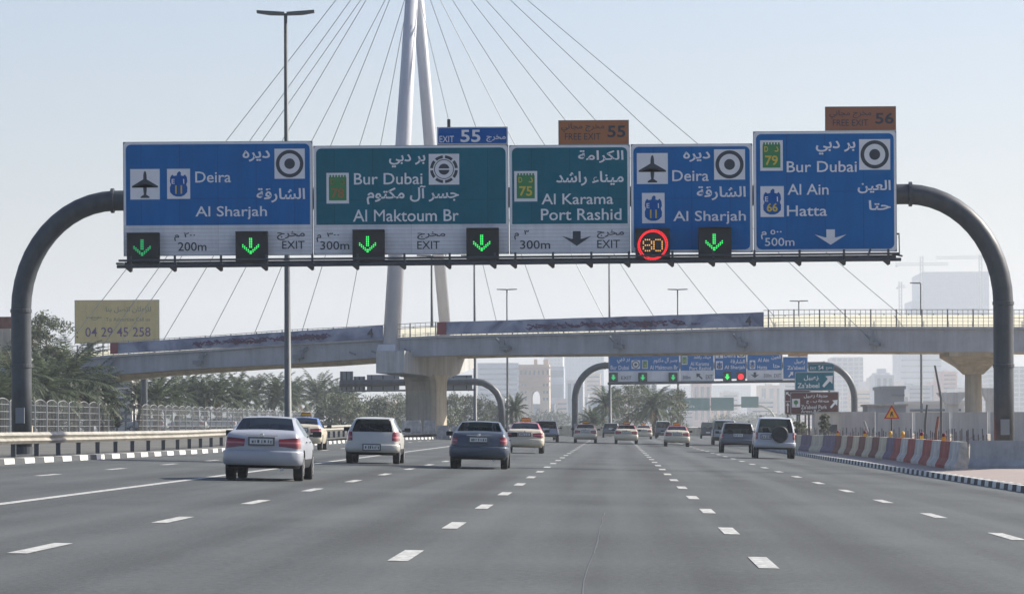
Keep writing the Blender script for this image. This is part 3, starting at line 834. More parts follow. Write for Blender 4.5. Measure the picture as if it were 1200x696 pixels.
# ------------------------------------------------------------------ left side: guardrail, fence
gr = thing('guardrail', 'cream corrugated guardrail on dark posts along the left kerb', 'guardrail', (-17.2, 150, gz(-17.2, 150)))
o0 = gr.location
def rail_x(y): return interp([(50, -17.6), (105, -17.45), (150, -16.5), (200, -16.3), (250, -16.2), (300, -15.6)], y)
rb = MB(); ys = [60 + 4 * i for i in range(57)]
prof = [(0, .38), (.03, .42), (.07, .47), (.03, .52), (0, .55), (.03, .58), (.07, .63), (.03, .68), (0, .72), (-.02, .72), (-.02, .38)]
prev = None
for y in ys:
    x = rail_x(y); z = gz(kl(y) - .4, y)
    ring = [Vector((x + a * 1.3, y, z + b)) - o0 for a, b in prof]
    if prev:
        for i in range(len(prof) - 1): rb.quad(prev[i], prev[i + 1], ring[i + 1], ring[i])
    prev = ring
rb.build('rail', M['rail'], gr)
for i, y in enumerate([62 + 4 * k for k in range(58)]):
    x = rail_x(y); z = gz(kl(y) - .4, y)
    b = MB(); b.box(Vector((x - .12, y, z + .31)) - o0, (.14, .1, .7)); b.build('post', M['rail_post'], gr)
fc = thing('fence', 'pale barred fence with arched panel tops on the left bank', 'fence', (-38, 300, .9))
o0 = fc.location
FS = [(-38.3, 228 + 5.4 * i) for i in range(52)]
for i in range(51):
    (xa, ya), (xb, yb) = FS[i], FS[i + 1]
    m = MB()
    top = []
    for k in range(9):
        t = k / 8; y = lerp(ya, yb, t); x = lerp(xa, xb, t)
        top.append(Vector((x, y, .9 + 2.15 + (.24 * math.sin(math.pi * t) ** .7 if 0 < t < 1 else 0))) - o0)
    m.tube(top, .032, 5)
    for h in (.15, .62, 1.08, 1.55, 2.0):
        m.tube([Vector((xa, ya, .9 + h)) - o0, Vector((xb, yb, .9 + h)) - o0], .022, 4)
    for k in range(1, 8):
        t = k / 8
        m.tube([Vector((xa, lerp(ya, yb, t), .95)) - o0, top[k]], .017, 4)
    m.build('panel', M['fence'], fc)
    b = MB(); b.tube([Vector((xa, ya, .8)) - o0, Vector((xa, ya, 3.12)) - o0], .095, 6); b.build('post', M['fence'], fc)

# ------------------------------------------------------------------ bridge
SK = 0.325
BX0, BY0 = -15.0, 302.0
def by(x): return BY0 - SK * (x - BX0)
def BP(px, py, off=0.0):
    """front face of the deck: photo pixel -> point on its (skewed) vertical plane, moved back by off metres across the deck"""
    k = (px - 720.0) / F
    Y = (BY0 + SK * BX0 + off * math.sqrt(1 + SK * SK)) / (1 + SK * k)
    return P(px, py, Y)
BN = Vector((SK, 1, 0)).normalized(); BT = Vector((1, -SK, 0)).normalized()
br = thing('cable_stayed_bridge', 'pale cable stayed road bridge with a slanted two legged pylon crossing over', 'bridge', (-15, 306, .5))
bo = br.location.copy()
TOPL = [(-60, 437), (20, 428.5), (126, 416), (250, 408.5), (336, 402), (450, 396.5), (500, 393.5), (710, 389), (920, 382.6), (1165, 382.8), (1320, 384)]
BOTL = [(-60, 462), (20, 452), (120, 439.5), (250, 430.5), (339, 426.5), (438, 419), (545, 416), (710, 414.5), (920, 412), (1165, 412.5), (1320, 414)]
WID = 12.0
def deck_sec(px):
    t, b = interp(TOPL, px), interp(BOTL, px)
    f0 = BP(px, t); f1 = BP(px, b)
    return [f0, f0 + Vector((0, 0, -.18)), f0 + BN * .22 + Vector((0, 0, -.2)), f1 + BN * .22, f1 + BN * 1.6 + Vector((0, 0, -.02)), f1 + BN * 2.2 + Vector((0, 0, .5)), f1 + BN * 9.8 + Vector((0, 0, .5)), f1 + BN * 10.4, f1 + BN * 11.8, f0 + BN * 11.8 + Vector((0, 0, -.2)), f0 + BN * WID + Vector((0, 0, -.18)), f0 + BN * WID]
dk = MB(); prev = None
for i in range(47):
    s = [p_ - bo for p_ in deck_sec(-60 + 30 * i)]
    if prev:
        for k in range(len(s)):
            j = (k + 1) % len(s); dk.quad(prev[k], s[k], s[j], prev[j], 0 if k in (0, 1, 2, 8, 9, 10) else 1)
    else: first = s
    prev = s
dk.poly(first); dk.poly(prev[::-1])
dk.build('deck_girder', [M['girder'], M['soffit']], br, fix=True)
# stiffener ribs and cable anchors on the girder face
for px in (124, 232.5, 349.5, 592, 725, 870, 1025):
    t, b = interp(TOPL, px), interp(BOTL, px)
    m = MB(); c = (BP(px, t + 4) + BP(px, b - 1)) * .5 + BN * .16 - bo
    m.box(c, (.12, .12, (b - t - 6) / 15.4), 0, -math.atan(SK)); m.build('stiffener', M['girder'], br)
    a = MB(); s = -1 if px < 480 else 1
    q = BP(px, lerp(t, b, .68)) - bo
    a.box(q + Vector((0, -.12, 0)), (.75, .5, .3), 0, -math.atan(SK)); a.box(q + Vector((-s * .25, -.2, .3)), (.3, .3, .5)); a.tube([q + Vector((0, -.2, 0)), q + Vector((-s * .7, -.25, .75))], .1, 8)
    a.build('cable_anchor', M['sign_back'], br)
# drainage pipes under deck edge
for px in (410, 436, 474):
    t, b = interp(TOPL, px), interp(BOTL, px)
    m = MB(); m.tube([BP(px, t + 14) - bo - BN * .05, BP(px + 9, t + 17) - bo - BN * .4], .07, 6); m.build('drain_spout', M['sign_back'], br)
# railings: pickets front, yellow parapet behind
rl = MB()
RH = 1.25
n = 460
for off in (.12, WID - .12):
    prev = None
    for i in range(0, 231):
        px = -60 + 6 * i
        q = BP(px, interp(TOPL, px)) + BN * off - bo
        RH = 1.25 if px > 897 or off > 1 else 1.02
        if off < 1:
            rl.box(q + Vector((0, 0, RH / 2)), (.035, .035, RH)) if i % 5 else rl.box(q + Vector((0, 0, RH / 2 + .02)), (.1, .1, RH + .04))
        elif i % 5 == 0: rl.box(q + Vector((0, 0, RH / 2)), (.08, .08, RH))
        if prev is not None:
            for h in (.12, .66, RH): rl.tube([prev + Vector((0, 0, h)), q + Vector((0, 0, h))], .022, 4, caps=False)
        prev = q
rl.build('railing', M['bridge_rail'], br)
pp = MB(); prev = None
for i in range(47):
    px = -60 + 30 * i
    q = BP(px, interp(TOPL, px)) + BN * (WID - .7) - bo
    if prev is not None:
        a, b = prev, q; u = Vector((0, 0, 1.12))
        pp.quad(a, b, b + u, a + u)
    prev = q
pp.build('parapet', M['cream_panel'], br)
# pylon: two tapered legs meeting in a mast
def leg(pts, rr, name):
    m = MB(); m.tube([Vector(p_) - bo for p_ in pts], rr, 18); m.build(name, M['pylon'], br, smooth=True)
fl = BP(458.5, 408, .2); top_m = BP(485.5, -55, 5.5)
mid = fl.lerp(top_m, .55)
bl = BP(523.5, 405, 11.6)
leg([fl, mid, top_m], [.68, .6, .46], 'pylon_leg')
leg([bl, bl.lerp(top_m, .5), top_m], [.46, .5, .44], 'pylon_leg')
mast_top = BP(486.5, -142, 5.6)
leg([top_m - Vector((0, 0, 1.2)), top_m, mast_top], [.5, .62, .5], 'pylon_mast')
m = MB(); c = BP(457, 409, .2) - bo; m.box(c, (1.6, 1.8, .7), 0, -math.atan(SK), .85); m.build('leg_shoe', M['pylon'], br)
# hammerhead pier under the pylon
hp = MB()
pc = BP(455, 415, .4)
for_w = 1.15
A0 = BP(457, 411, -1.6); ztop = A0.z; zbot = BP(457, 437, -1.6).z
sec = []
LEN = 15.5
for s, zb_ in ((0, zbot), (LEN * .3, zbot - .15), (LEN * .34, zbot - .25), (LEN * .66, zbot - .25), (LEN * .7, zbot - .15), (LEN, zbot + .55)):
    c = A0 + BN * s - bo
    sec.append([c - BT * for_w + Vector((0, 0, 0)), c + BT * for_w, Vector(((c + BT * for_w).x, (c + BT * for_w).y, zb_ - bo.z)), Vector(((c - BT * for_w).x, (c - BT * for_w).y, zb_ - bo.z))])
for a, b in zip(sec, sec[1:]):
    for k in range(4): hp.quad(a[k], a[(k + 1) % 4], b[(k + 1) % 4], b[k])
hp.poly(sec[0]); hp.poly(sec[-1][::-1])
hp.build('pier_cap', M['concrete'], br, fix=True, bevel=.06)
cc = A0 + BN * (LEN * .5)
col = MB()
def oct_ring(c, hx, hy, z, ch=.35):
    pts = []
    for x, y in ((-hx + ch, -hy), (hx - ch, -hy), (hx, -hy + ch), (hx, hy - ch), (hx - ch, hy), (-hx + ch, hy), (-hx, hy - ch), (-hx, -hy + ch)):
        w = c + BT * x + BN * y; pts.append(Vector((w.x, w.y, z)) - bo)
    return pts
rings = [oct_ring(cc, 1.28, 1.5, gz(cc.x, cc.y) - .6), oct_ring(cc, 1.28, 1.5, zbot - 1.3), oct_ring(cc, 1.3, 1.6, zbot - .6), oct_ring(cc, 1.32, 1.95, zbot - .1)]
for a, b in zip(rings, rings[1:]):
    for k in range(8): col.quad(a[k], a[(k + 1) % 8], b[(k + 1) % 8], b[k])
col.build('pier_column', M['soffit'], br, fix=True)
# right pier: round column with a V shaped head
rc = BP(1140.5, 440, 5.2); rp_ = MB(); zg = gz(rc.x, rc.y) - .3; zc = BP(1140, 438, 5.2).z; zt = BP(1140, 412.6, 5.2).z
prof = [(.8, zg - bo.z), (.78, zg + .3 - bo.z), (.66, zg + 2.4 - bo.z), (.62, zc - bo.z)]
b_ = rc - bo; 
base = len(rp_.v)
rp_.lathe(prof, 20, (b_.x, b_.y, 0)); rp_.build('pier_column', M['soffit'], br, smooth=True)
vh = MB()
def vsec(hw, hd, z):
    return [b_ * 1 + Vector((x, y, 0)) for x, y in ((-hw, -hd), (hw, -hd), (hw, hd), (-hw, hd))], z
lv = [(.7, .7, zc - .05), (1.2, 1.6, zc + .5), (2.15, 4.4, zt - .35), (2.15, 4.4, zt - .02)]
rs = []
for hw, hd, z in lv:
    rs.append([Vector((p_.x, p_.y, z - bo.z)) for p_ in vsec(hw, hd, z)[0]])
for a, b in zip(rs, rs[1:]):
    for k in range(4): vh.quad(a[k], a[(k + 1) % 4], b[(k + 1) % 4], b[k])
vh.poly(rs[0][::-1]); vh.poly(rs[-1])
vh.build('pier_head', M['soffit'], br, fix=True, bevel=.08)
for s in (-1, 1):
    m = MB(); m.box((b_.x + s * 1.5, b_.y - 3.2, zt + .04 - bo.z), (.6, .6, .16)); m.build('bearing', M['sign_back'], br)
# far left abutment pier
for px in (-30,):
    q = BP(px, interp(BOTL, px)) + BN * 6 - bo
    m = MB(); m.box((q.x, q.y, q.z / 2 - 1.2), (3, 9, q.z + 2.4)); m.build('abutment', M['soffit'], br)
# stay cables: front plane, back plane
mast = lambda py, off: BP(486, py, off)
CAB = [(346.5, 412, -38, .2), (231.5, 422, -66, .2), (121, 432, -90, .2), (97, 438, -104, .2),
       (402, 404, -42, 11.8), (290, 411, -72, 11.8), (178, 421, -95, 11.8), (51, 440, -118, 11.8),
       (588.5, 405, -26, .2), (724.5, 405, -58, .2), (868.5, 404, -84, .2), (1024, 401, -105, .2),
       (646, 396, -51, 11.8), (781, 394, -69, 11.8), (927, 392, -91, 11.8), (1081, 391, -111, 11.8)]
for px, py, ty, off in CAB:
    a = BP(px, py, off - .25 if off < 1 else off); b = BP(486, ty, 5.5)
    m = MB(); m.tube([a - bo, b - bo], .028, 6); m.build('stay_cable', M['cable'], br)
# banners hung along the railing
def banner(x0, x1, y0a, y1a, y0b, y1b, label, red_to):
    n = 24
    c = BP((x0 + x1) / 2, 390, -.16)
    t = thing('banner', label, 'banner', c)
    m = MB(); pr = None; rnd = random.Random(int(x0))
    for i in range(n + 1):
        f = i / n; px = lerp(x0, x1, f)
        sag = .5 * math.sin(math.pi * ((f * 7) % 1))
        a = BP(px, lerp(y0a, y0b, f) + sag * .7, -.16 + .03 * math.sin(i * 1.7)) - c; b = BP(px, lerp(y1a, y1b, f), -.19 + .03 * math.cos(i * 1.3)) - c
        if pr: m.quad(pr[1], b, a, pr[0])
        pr = (a, b)
    m.build('cloth', M['banner'], t)
    r = MB(); qs = [BP(x0, y0a, -.24), BP(red_to, lerp(y0a, y0b, (red_to - x0) / (x1 - x0)), -.24), BP(red_to, lerp(y1a, y1b, (red_to - x0) / (x1 - x0)), -.26), BP(x0, y1a, -.26)]
    r.poly([q - c for q in qs][::-1]); r.build('red_end', M['bar_red2'], t)
    # flowing calligraphy strokes
    for mi, seed in (('ink', 3), ('ink_red', 8)):
        k = MB(); rn = random.Random(seed + int(x0))
        for _ in range(120 if mi == 'ink' else 26):
            f = rn.uniform(.28, .8) if mi == 'ink' else rn.uniform(.45, .74)
            px = lerp(x0, x1, f); ya, yb_ = lerp(y0a, y0b, f), lerp(y1a, y1b, f)
            mid_y = lerp(ya, yb_, rn.uniform(.42, .68)); L = rn.uniform(3, 9); A = rn.uniform(-3.2, 3.2); ph = rn.uniform(0, 6)
            pts = []
            for j in range(7):
                u = j / 6
                pts.append((px + L * (u - .5) + A * .5 * math.sin(ph + 3 * u), mid_y + A * math.sin(ph + u * 3.4) * .8))
            for (ax_, ay_), (bx_, by_) in zip(pts, pts[1:]):
                w = rn.uniform(.5, .95)
                k.poly([BP(ax_, ay_ - w, -.27) - c, BP(bx_, by_ - w, -.27) - c, BP(bx_, by_ + w, -.27) - c, BP(ax_, ay_ + w, -.27) - c])
        k.build('calligraphy', M[mi], t)
    v, fcs, _ = glyphs('4', .03)
    k = MB(); f0 = .955
    for x, y in v:
        px = lerp(x0, x1, f0) + (x - .3) * 13; k.v.append(tuple(BP(px, lerp(lerp(y0a, y0b, f0), lerp(y1a, y1b, f0), .85) - y * 15, -.28) - c))
    for q in fcs: k.f.append(tuple(q)); k.m.append(0)
    k.build('emblem', M['black'], t)
    return t
banner(129, 449, 402, 415, 381, 397, 'long printed cloth banner on the bridge railing left of the pylon', 138)
banner(512, 895, 377.5, 392.3, 365.6, 383.2, 'long printed cloth banner on the bridge railing right of the pylon', 523)

# ------------------------------------------------------------------ vehicles
def paint(name, col, metal=.35, rough=.4):
    m = mat(name, col, rough, metal * .3, coat=.25, var=.05, scale=2)
    return m
PAINT = {
    'silver': paint('silver paint', (.36, .38, .42), .45), 'champagne': paint('champagne paint', (.48, .475, .44), .4),
    'slate': paint('slate blue paint', (.05, .068, .1), .4), 'taxi': paint('taxi cream paint', (.58, .52, .4), .0, .4),
    'white': paint('white paint', (.46, .48, .52), .0, .3), 'grey': paint('dark grey paint', (.11, .12, .145), .4),
    'pale_blue': paint('pale blue paint', (.3, .34, .42), .4), 'black': paint('black paint', (.03, .033, .04), .2),
    'red_roof': paint('taxi red roof', (.42, .05, .07), 0, .35), 'blue_roof': paint('taxi blue roof', (.05, .12, .38), 0, .35)}
COLS = [1.0, .92, .45, 0.0]

SHAPES = {
 # cap rows: (y, halfwidth factor, z) for bottom, bumper, mid, belt, top edge ; then stations (y, wbody, belt z, topedge w, top z)
 'sedan': dict(L=4.55, W=1.73, zb=.27, cap=[(.24, .80, .28), (.15, .90, .36), (.12, .925, .72), (.16, .90, .95), (.22, .85, 1.05)],
   st=[(.42, .97, .96, .86, 1.08), (.70, .985, .96, .82, 1.10), (1.36, 1.0, .95, .685, 1.37), (2.1, 1.0, .94, .665, 1.41), (2.75, 1.0, .93, .65, 1.38), (3.58, .985, .90, .74, 1.0), (4.1, .96, .84, .80, .89), (4.46, .88, .74, .72, .78)],
   rear=(1, 2), wind=(4, 5), side=(2, 4), wheels=(.98, 3.62), wr=.315, roof=(2, 4), lamp=(3, 4)),
 'hatch': dict(L=4.2, W=1.72, zb=.27, cap=[(.26, .78, .27), (.16, .90, .38), (.15, .935, .72), (.22, .90, 1.0), (.56, .68, 1.36)],
   st=[(.66, .975, 1.0, .70, 1.41), (1.3, 1.0, .98, .71, 1.46), (2.0, 1.0, .96, .70, 1.46), (2.5, 1.0, .94, .66, 1.42), (3.45, .97, .92, .76, 1.03), (3.9, .94, .84, .76, .9), (4.15, .86, .72, .7, .76)],
   rear=None, wind=(3, 4), side=(0, 3), wheels=(.78, 3.38), wr=.305, roof=(0, 3), lamp=(3, 4)),
 'suv': dict(L=4.75, W=1.88, zb=.42, cap=[(.2, .86, .42), (.1, .95, .60), (.12, .95, .84), (.15, .93, 1.16), (.34, .79, 1.78)],
   st=[(.5, .985, 1.15, .80, 1.835), (1.4, 1.0, 1.14, .79, 1.87), (2.2, 1.0, 1.13, .785, 1.86), (2.7, 1.0, 1.12, .775, 1.82), (3.45, .985, 1.08, .82, 1.18), (4.2, .96, 1.0, .83, 1.06), (4.65, .9, .85, .78, .9)],
   rear=None, wind=(3, 4), side=(0, 3), wheels=(.98, 3.72), wr=.375, roof=(0, 3), lamp=(3, 4)),
 'van': dict(L=4.8, W=1.76, zb=.33, cap=[(.1, .88, .33), (.0, .97, .52), (.02, .975, .80), (.05, .97, 1.18), (.18, .86, 1.86)],
   st=[(.35, .985, 1.18, .86, 1.9), (1.5, 1.0, 1.17, .85, 1.93), (2.7, 1.0, 1.16, .845, 1.92), (3.5, 1.0, 1.13, .83, 1.86), (4.2, .98, 1.05, .84, 1.12), (4.55, .95, .9, .82, .98), (4.75, .9, .8, .78, .85)],
   rear=None, wind=(3, 4), side=(0, 3), wheels=(.9, 3.75), wr=.32, roof=(0, 3), lamp=(2, 4)),
}
SLOT = ['body', 'glass_rear', 'glass_side', 'glass_wind', 'lampL', 'lampR', 'bumper', 'dark', 'roof', 'headL', 'headR']
def car(kind, label, x, y, colour, group='vehicles driving away along the motorway', yaw=0.0, roof=None, name='parked_car', cat='car', detail=2, scale=1.0, extras=(), width=None, height=None, lamp_rows=None, dark_bumper=True, lamp_taper=True):
    S = SHAPES[kind]; L, W = S['L'], width or S['W']; hw = W / 2; zs = 1.0 if height is None else height
    t = thing(name, label, cat, (0, 0, 0), 0, group)
    # stations: each is list of (x, y, z) for rows bottom, sill, mid, belt, edge, then top columns
    def rows_for(yv, wf, belt, tw, tz, zb):
        e = tz - (.035 if tz > 1.2 else .02)
        low = [(wf * .93, zb), (wf * .99, zb + .2), (wf * 1.0, lerp(zb + .2, belt, .5)), (wf * .965, belt), (tw, e)]
        return [(a * hw, yv, z) for a, z in low] + [(tw * hw * .92, yv, tz - .008), (tw * hw * .45, yv, tz + .008), (0, yv, tz + .015)]
    rings = []
    c = S['cap']
    r0 = [(w * hw, yy, z) for yy, w, z in c]
    r0 += [(c[4][1] * hw * .92, c[4][0] - .005, c[4][2] + .015), (c[4][1] * hw * .45, c[4][0] - .03, c[4][2] + .025), (0, c[4][0] - .04, c[4][2] + .03)]
    rings.append(r0)
    for s in S['st']: rings.append(rows_for(*s, S['zb']))
    K = len(rings); nj = 8
    verts = []; idx = {}
    def vid(p):
        verts.append((p[0], p[1], p[2] * (zs if p[2] > .5 else 1))); return len(verts) - 1
    for k, rg in enumerate(rings):
        for j in range(nj):
            a = vid(rg[j]); idx[k, j, 1] = a
            idx[k, j, -1] = a if j == 7 else vid((-rg[j][0], rg[j][1], rg[j][2]))
        # bottom columns
        for ci, cf in ((1, .92), (2, .45), (3, 0)):
            p = rg[0]; a = vid((p[0] * cf, p[1], p[2])); idx[k, 'b', ci, 1] = a
            idx[k, 'b', ci, -1] = a if ci == 3 else vid((-p[0] * cf, p[1], p[2]))
    faces = []; mats_ = []; creases = {}
    def add(q, m, flip):
        faces.append(tuple(q[::-1]) if flip else tuple(q)); mats_.append(SLOT.index(m))
    sd, rf, wd, rr = S['side'], S['roof'], S['wind'], S['rear']
    lr = lamp_rows or S['lamp']
    for k in range(K - 1):
        s0 = k - 1     # station index of ring k (ring 0 is the cap)
        for sg in (1, -1):
            fl = sg < 0
            for j in range(4):
                m = 'body'
                if j == 0: m = 'bumper' if dark_bumper else 'body'
                if j == 3 and sd[0] <= s0 < sd[1]: m = 'glass_side'
                if roof and m == 'body' and j == 3 and rf[0] - 1 <= s0 < rf[1] + 1: m = 'roof'
                if k == 0 and j == 2 and lr[0] == 3: m = 'lampR' if sg > 0 else 'lampL'
                if s0 == K - 3 and j == 2: m = 'headR' if sg > 0 else 'headL'
                add([idx[k, j, sg], idx[k + 1, j, sg], idx[k + 1, j + 1, sg], idx[k, j + 1, sg]], m, fl)
            for j in range(4, 7):
                m = 'body'
                if rr and s0 == rr[0] and j > 4: m = 'glass_rear'
                if s0 == wd[0] and j > 4: m = 'glass_wind'
                if roof and m == 'body' and rf[0] - 1 <= s0 < rf[1] + 1: m = 'roof'
                if roof and k == 0 and rr is None: m = 'roof'
                add([idx[k, j, sg], idx[k + 1, j, sg], idx[k + 1, j + 1, sg], idx[k, j + 1, sg]], m, fl)
            cs = [idx[k, 0, sg]] + [idx[k, 'b', i, sg] for i in (1, 2, 3)]; cn = [idx[k + 1, 0, sg]] + [idx[k + 1, 'b', i, sg] for i in (1, 2, 3)]
            for i in range(3): add([cs[i + 1], cn[i + 1], cn[i], cs[i]], 'dark', fl)
    def cap(k, front):
        rg = rings[k]; g_ = {}
        bulge = [.1, .17, .17, .14, .04]
        for j in range(5):
            for ci, cf in enumerate(COLS):
                for sg in (1, -1):
                    if ci == 0: g_[j, ci, sg] = idx[k, j, sg]
                    elif j == 0: g_[j, ci, sg] = idx[k, 'b', ci, sg]
                    elif j == 4: g_[j, ci, sg] = idx[k, 4 + ci, sg]
                    elif ci == 3 and sg < 0: g_[j, ci, sg] = g_[j, ci, 1]
                    else:
                        p = rg[j]; d = bulge[j] * (1 - cf * cf) * (1 if front else -1)
                        zz = p[2]; cf2 = cf
                        if not front and rr and ci == 2: zz += {2: .07, 3: -.05}.get(j, 0) if lamp_taper else 0
                        if not front and rr and ci == 1 and not lamp_taper: cf2 = .8 if j in (2, 3) else cf
                        if not front and kind == 'hatch' and ci == 1: cf2 = {2: .74, 3: .84}.get(j, cf)
                        cf = cf2
                        g_[j, ci, sg] = vid((p[0] * cf * sg, p[1] + d, zz))
        for j in range(4):
            for ci in range(3):
                for sg in (1, -1):
                    m = 'body'
                    if not front:
                        if j == 0: m = 'bumper' if dark_bumper else 'body'
                        if rr is None and j == 3 and ci >= 1: m = 'glass_rear'
                        if lr[0] - 1 <= j < lr[1] - 1 and (ci <= (1 if rr and lamp_taper else 0)): m = 'lampR' if sg > 0 else 'lampL'
                    else:
                        if j == 0: m = 'bumper'
                        if j == 2 and ci == 0: m = 'headR' if sg > 0 else 'headL'
                    q = [g_[j, ci, sg], g_[j + 1, ci, sg], g_[j + 1, ci + 1, sg], g_[j, ci + 1, sg]]
                    add(q, m, (sg < 0) != front)
    cap(0, False); cap(K - 1, True)
    me = bpy.data.meshes.new('body'); me.from_pydata(verts, [], faces)
    mlist = [PAINT[colour], M['glass'], M['glass'], M['glass'], M['tail'], M['tail'], M['plastic'] if dark_bumper else PAINT[colour], M['plastic'], PAINT[roof] if roof else PAINT[colour], M['head'], M['head']]
    for m in mlist: me.materials.append(m)
    for p_, mi in zip(me.polygons, mats_): p_.material_index = mi
    b = bmesh.new(); b.from_mesh(me); bmesh.ops.recalc_face_normals(b, faces=b.faces)
    cl = b.edges.layers.float.get('crease_edge') or b.edges.layers.float.new('crease_edge')
    for e in b.edges:
        ms = {f.material_index for f in e.link_faces}
        if len(ms) > 1: e[cl] = .3
        if ms & {1, 2, 3} and len(ms) > 1: e[cl] = .93
    vl = b.verts.layers.float.get('crease_vert') or b.verts.layers.float.new('crease_vert')
    for v in b.verts:
        ms = [f.material_index for f in v.link_faces]
        if any(q in (1, 3) for q in ms) and sum(q in (1, 3) for q in ms) == 1: v[vl] = .7
    b.to_mesh(me); b.free()
    tmp = bpy.data.objects.new('tmp', me); COL.objects.link(tmp)
    sub = tmp.modifiers.new('s', 'SUBSURF'); sub.levels = detail; sub.render_levels = detail
    cutters = []
    for wy in S['wheels']:
        for sg in (1, -1):
            cm = MB(); cm.lathe([(S['wr'] + .055, -.17), (S['wr'] + .055, .17)], 24, (sg * (hw - .07), wy, S['wr']), 'x', SLOT.index('dark'))
            co = cm.build('cut', mlist, fix=True); cutters.append(co)
            bo_ = tmp.modifiers.new('b', 'BOOLEAN'); bo_.operation = 'DIFFERENCE'; bo_.object = co; bo_.solver = 'EXACT'
    bpy.context.view_layer.update()
    dg = bpy.context.evaluated_depsgraph_get()
    full = bpy.data.meshes.new_from_object(tmp.evaluated_get(dg), depsgraph=dg)
    for o in cutters + [tmp]: bpy.data.objects.remove(o)
    b = bmesh.new(); b.from_mesh(full)
    parts = {}
    for f in b.faces: parts.setdefault(f.material_index, []).append(f)
    def part(idxs, name, m, parent, push=0.0):
        mb = MB(); seen = {}
        for i in idxs:
            for f in parts.get(i, []):
                q = []
                for v in f.verts:
                    if v.index not in seen: seen[v.index] = len(mb.v); mb.v.append(tuple(v.co + v.normal * push - Vector((0, L / 2, 0))))
                    q.append(seen[v.index])
                mb.f.append(tuple(q)); mb.m.append(0)
        if not mb.f: return None
        return mb.build(name, m, parent, smooth=True)
    b.normal_update(); b.verts.index_update()
    part([0] if dark_bumper else [0, 6], 'body', PAINT[colour], t)
    if roof: part([8], 'roof', PAINT[roof], t)
    part([1], 'rear_window', M['glass'], t); part([2], 'side_windows', M['glass'], t); part([3], 'windscreen', M['glass'], t)
    la = [part([4], 'taillight', M['tail'], t, .006), part([5], 'taillight', M['tail'], t, .006)]
    if dark_bumper: part([6, 7], 'lower_bumper', M['plastic'], t)
    else: part([7], 'underbody', M['plastic'], t)
    part([9], 'headlight', M['head'], t); part([10], 'headlight', M['head'], t)
    b.free(); bpy.data.meshes.remove(full); bpy.data.meshes.remove(me)
    h = L / 2
    # wheels
    for wy in S['wheels']:
        for sg in (1, -1):
            r = S['wr']; cx = sg * (hw - .125); ty = MB()
            ty.lathe([(r * .66, -.105), (r * .95, -.1), (r, -.07), (r, .07), (r * .95, .1), (r * .66, .105)], 24, (cx, wy - h, r), 'x')
            w = MB(); N = 24
            for q in range(N):
                a0, a1 = q * 2 * math.pi / N, (q + 1) * 2 * math.pi / N; X = cx + sg * .112
                w.poly([(X, wy - h + r * k_ * math.cos(a_), r + r * k_ * math.sin(a_)) for k_, a_ in ((.58, a0), (.66, a0), (.66, a1), (.58, a1))])
            for q in range(5):
                a = q * 2 * math.pi / 5
                u = Vector((0, math.cos(a), math.sin(a))); c0 = Vector((cx + sg * .114, wy - h, r))
                v = Vector((0, -u.z, u.y))
                p4 = [c0 - v * .03, c0 + u * r * .62 - v * .045, c0 + u * r * .62 + v * .045, c0 + v * .03]
                w.poly(p4)
            wl = ty.build('wheel', M['tyre'], t); w.build('rim', M['rim'], wl)
    # seats, plate, mirrors
    if detail > 1:
        se = MB(); zb = S['zb'] + .12; bh = (S['cap'][3][2] - .02) * (zs if kind != 'sedan' else 1)
        se.box((0, .1 - .1, zb), (W * .86, L * .52, .1))
        y0 = .45 if kind != 'sedan' else -.62
        yb = -h + (1.5 if kind == 'sedan' else 1.25)
        se.box((0, yb, lerp(zb, bh, .55)), (W * .74, .16, (bh - zb) * .95))
        for sx in (-.36, .36): se.box((sx, yb - .02, bh + .08), (.24, .09, .15))
        for sx in (-.36, .36):
            se.box((sx, .1, lerp(zb, bh, .55)), (.46, .14, (bh - zb) * 1.0)); se.box((sx, .07, bh + .14), (.26, .1, .2))
        se.box((0, .95, bh - .1), (W * .8, .3, .2)); se.box((0, .88, bh + .28), (.22, .03, .07))
        o = se.build('seats', M['seat'], t, bevel=.03)
    pz = {'sedan': .86, 'hatch': .52, 'suv': .95, 'van': .70}[kind]; px_ = 0.0; pw = .5
    if 'spare' in extras: px_, pz, pw = -.42, .98, .42
    yb = {'sedan': -h - .045, 'hatch': -h - .1, 'suv': -h - .06, 'van': -h - .16}[kind]
    pf = MB(); ph = .12 if kind == 'sedan' else .15
    pf.box((px_, yb, pz), (pw + .08, .03, ph + .07)); fo = pf.build('number_plate', M['plate_frame'], t)
    pl = MB(); pl.box((px_, yb - .018, pz), (pw, .012, ph)); pl.build('plate_face', M['plate'], fo)
    if y < 240:
        ch = MB(); rq = random.Random(int(y)); xx = px_ - pw * .42
        while xx < px_ + pw * .4:
            wq = rq.uniform(.018, .05); hq = ph * rq.uniform(.45, .62)
            ch.box((xx + wq / 2, yb - .0255, pz - rq.uniform(0, .012)), (wq, .003, hq)); xx += wq + rq.uniform(.012, .05)
        ch.build('plate_marks', M['plate_frame'], fo)
    mz = S['cap'][3][2] * (zs if kind != 'sedan' else 1) + .07; my = {'sedan': .75, 'hatch': .55, 'suv': .6, 'van': 1.2}[kind]
    for sg in (-1, 1):
        mm = MB(); mm.box((sg * (hw + .11), my, mz), (.2, .1, .13)); mm.box((sg * (hw - .0), my + .02, mz - .03), (.14, .05, .05)); mm.build('mirror', M['plastic'], t, bevel=.02)
    # wrap round bumper
    ymax = {'sedan': .58, 'hatch': .38, 'suv': .5, 'van': .44}[kind]
    z0, z1 = {'sedan': (.34, .665), 'hatch': (.36, .62), 'suv': (.5, .74), 'van': (.4, .62)}[kind]
    off0 = {'sedan': 0, 'hatch': .015, 'suv': -.01, 'van': -.1}[kind]
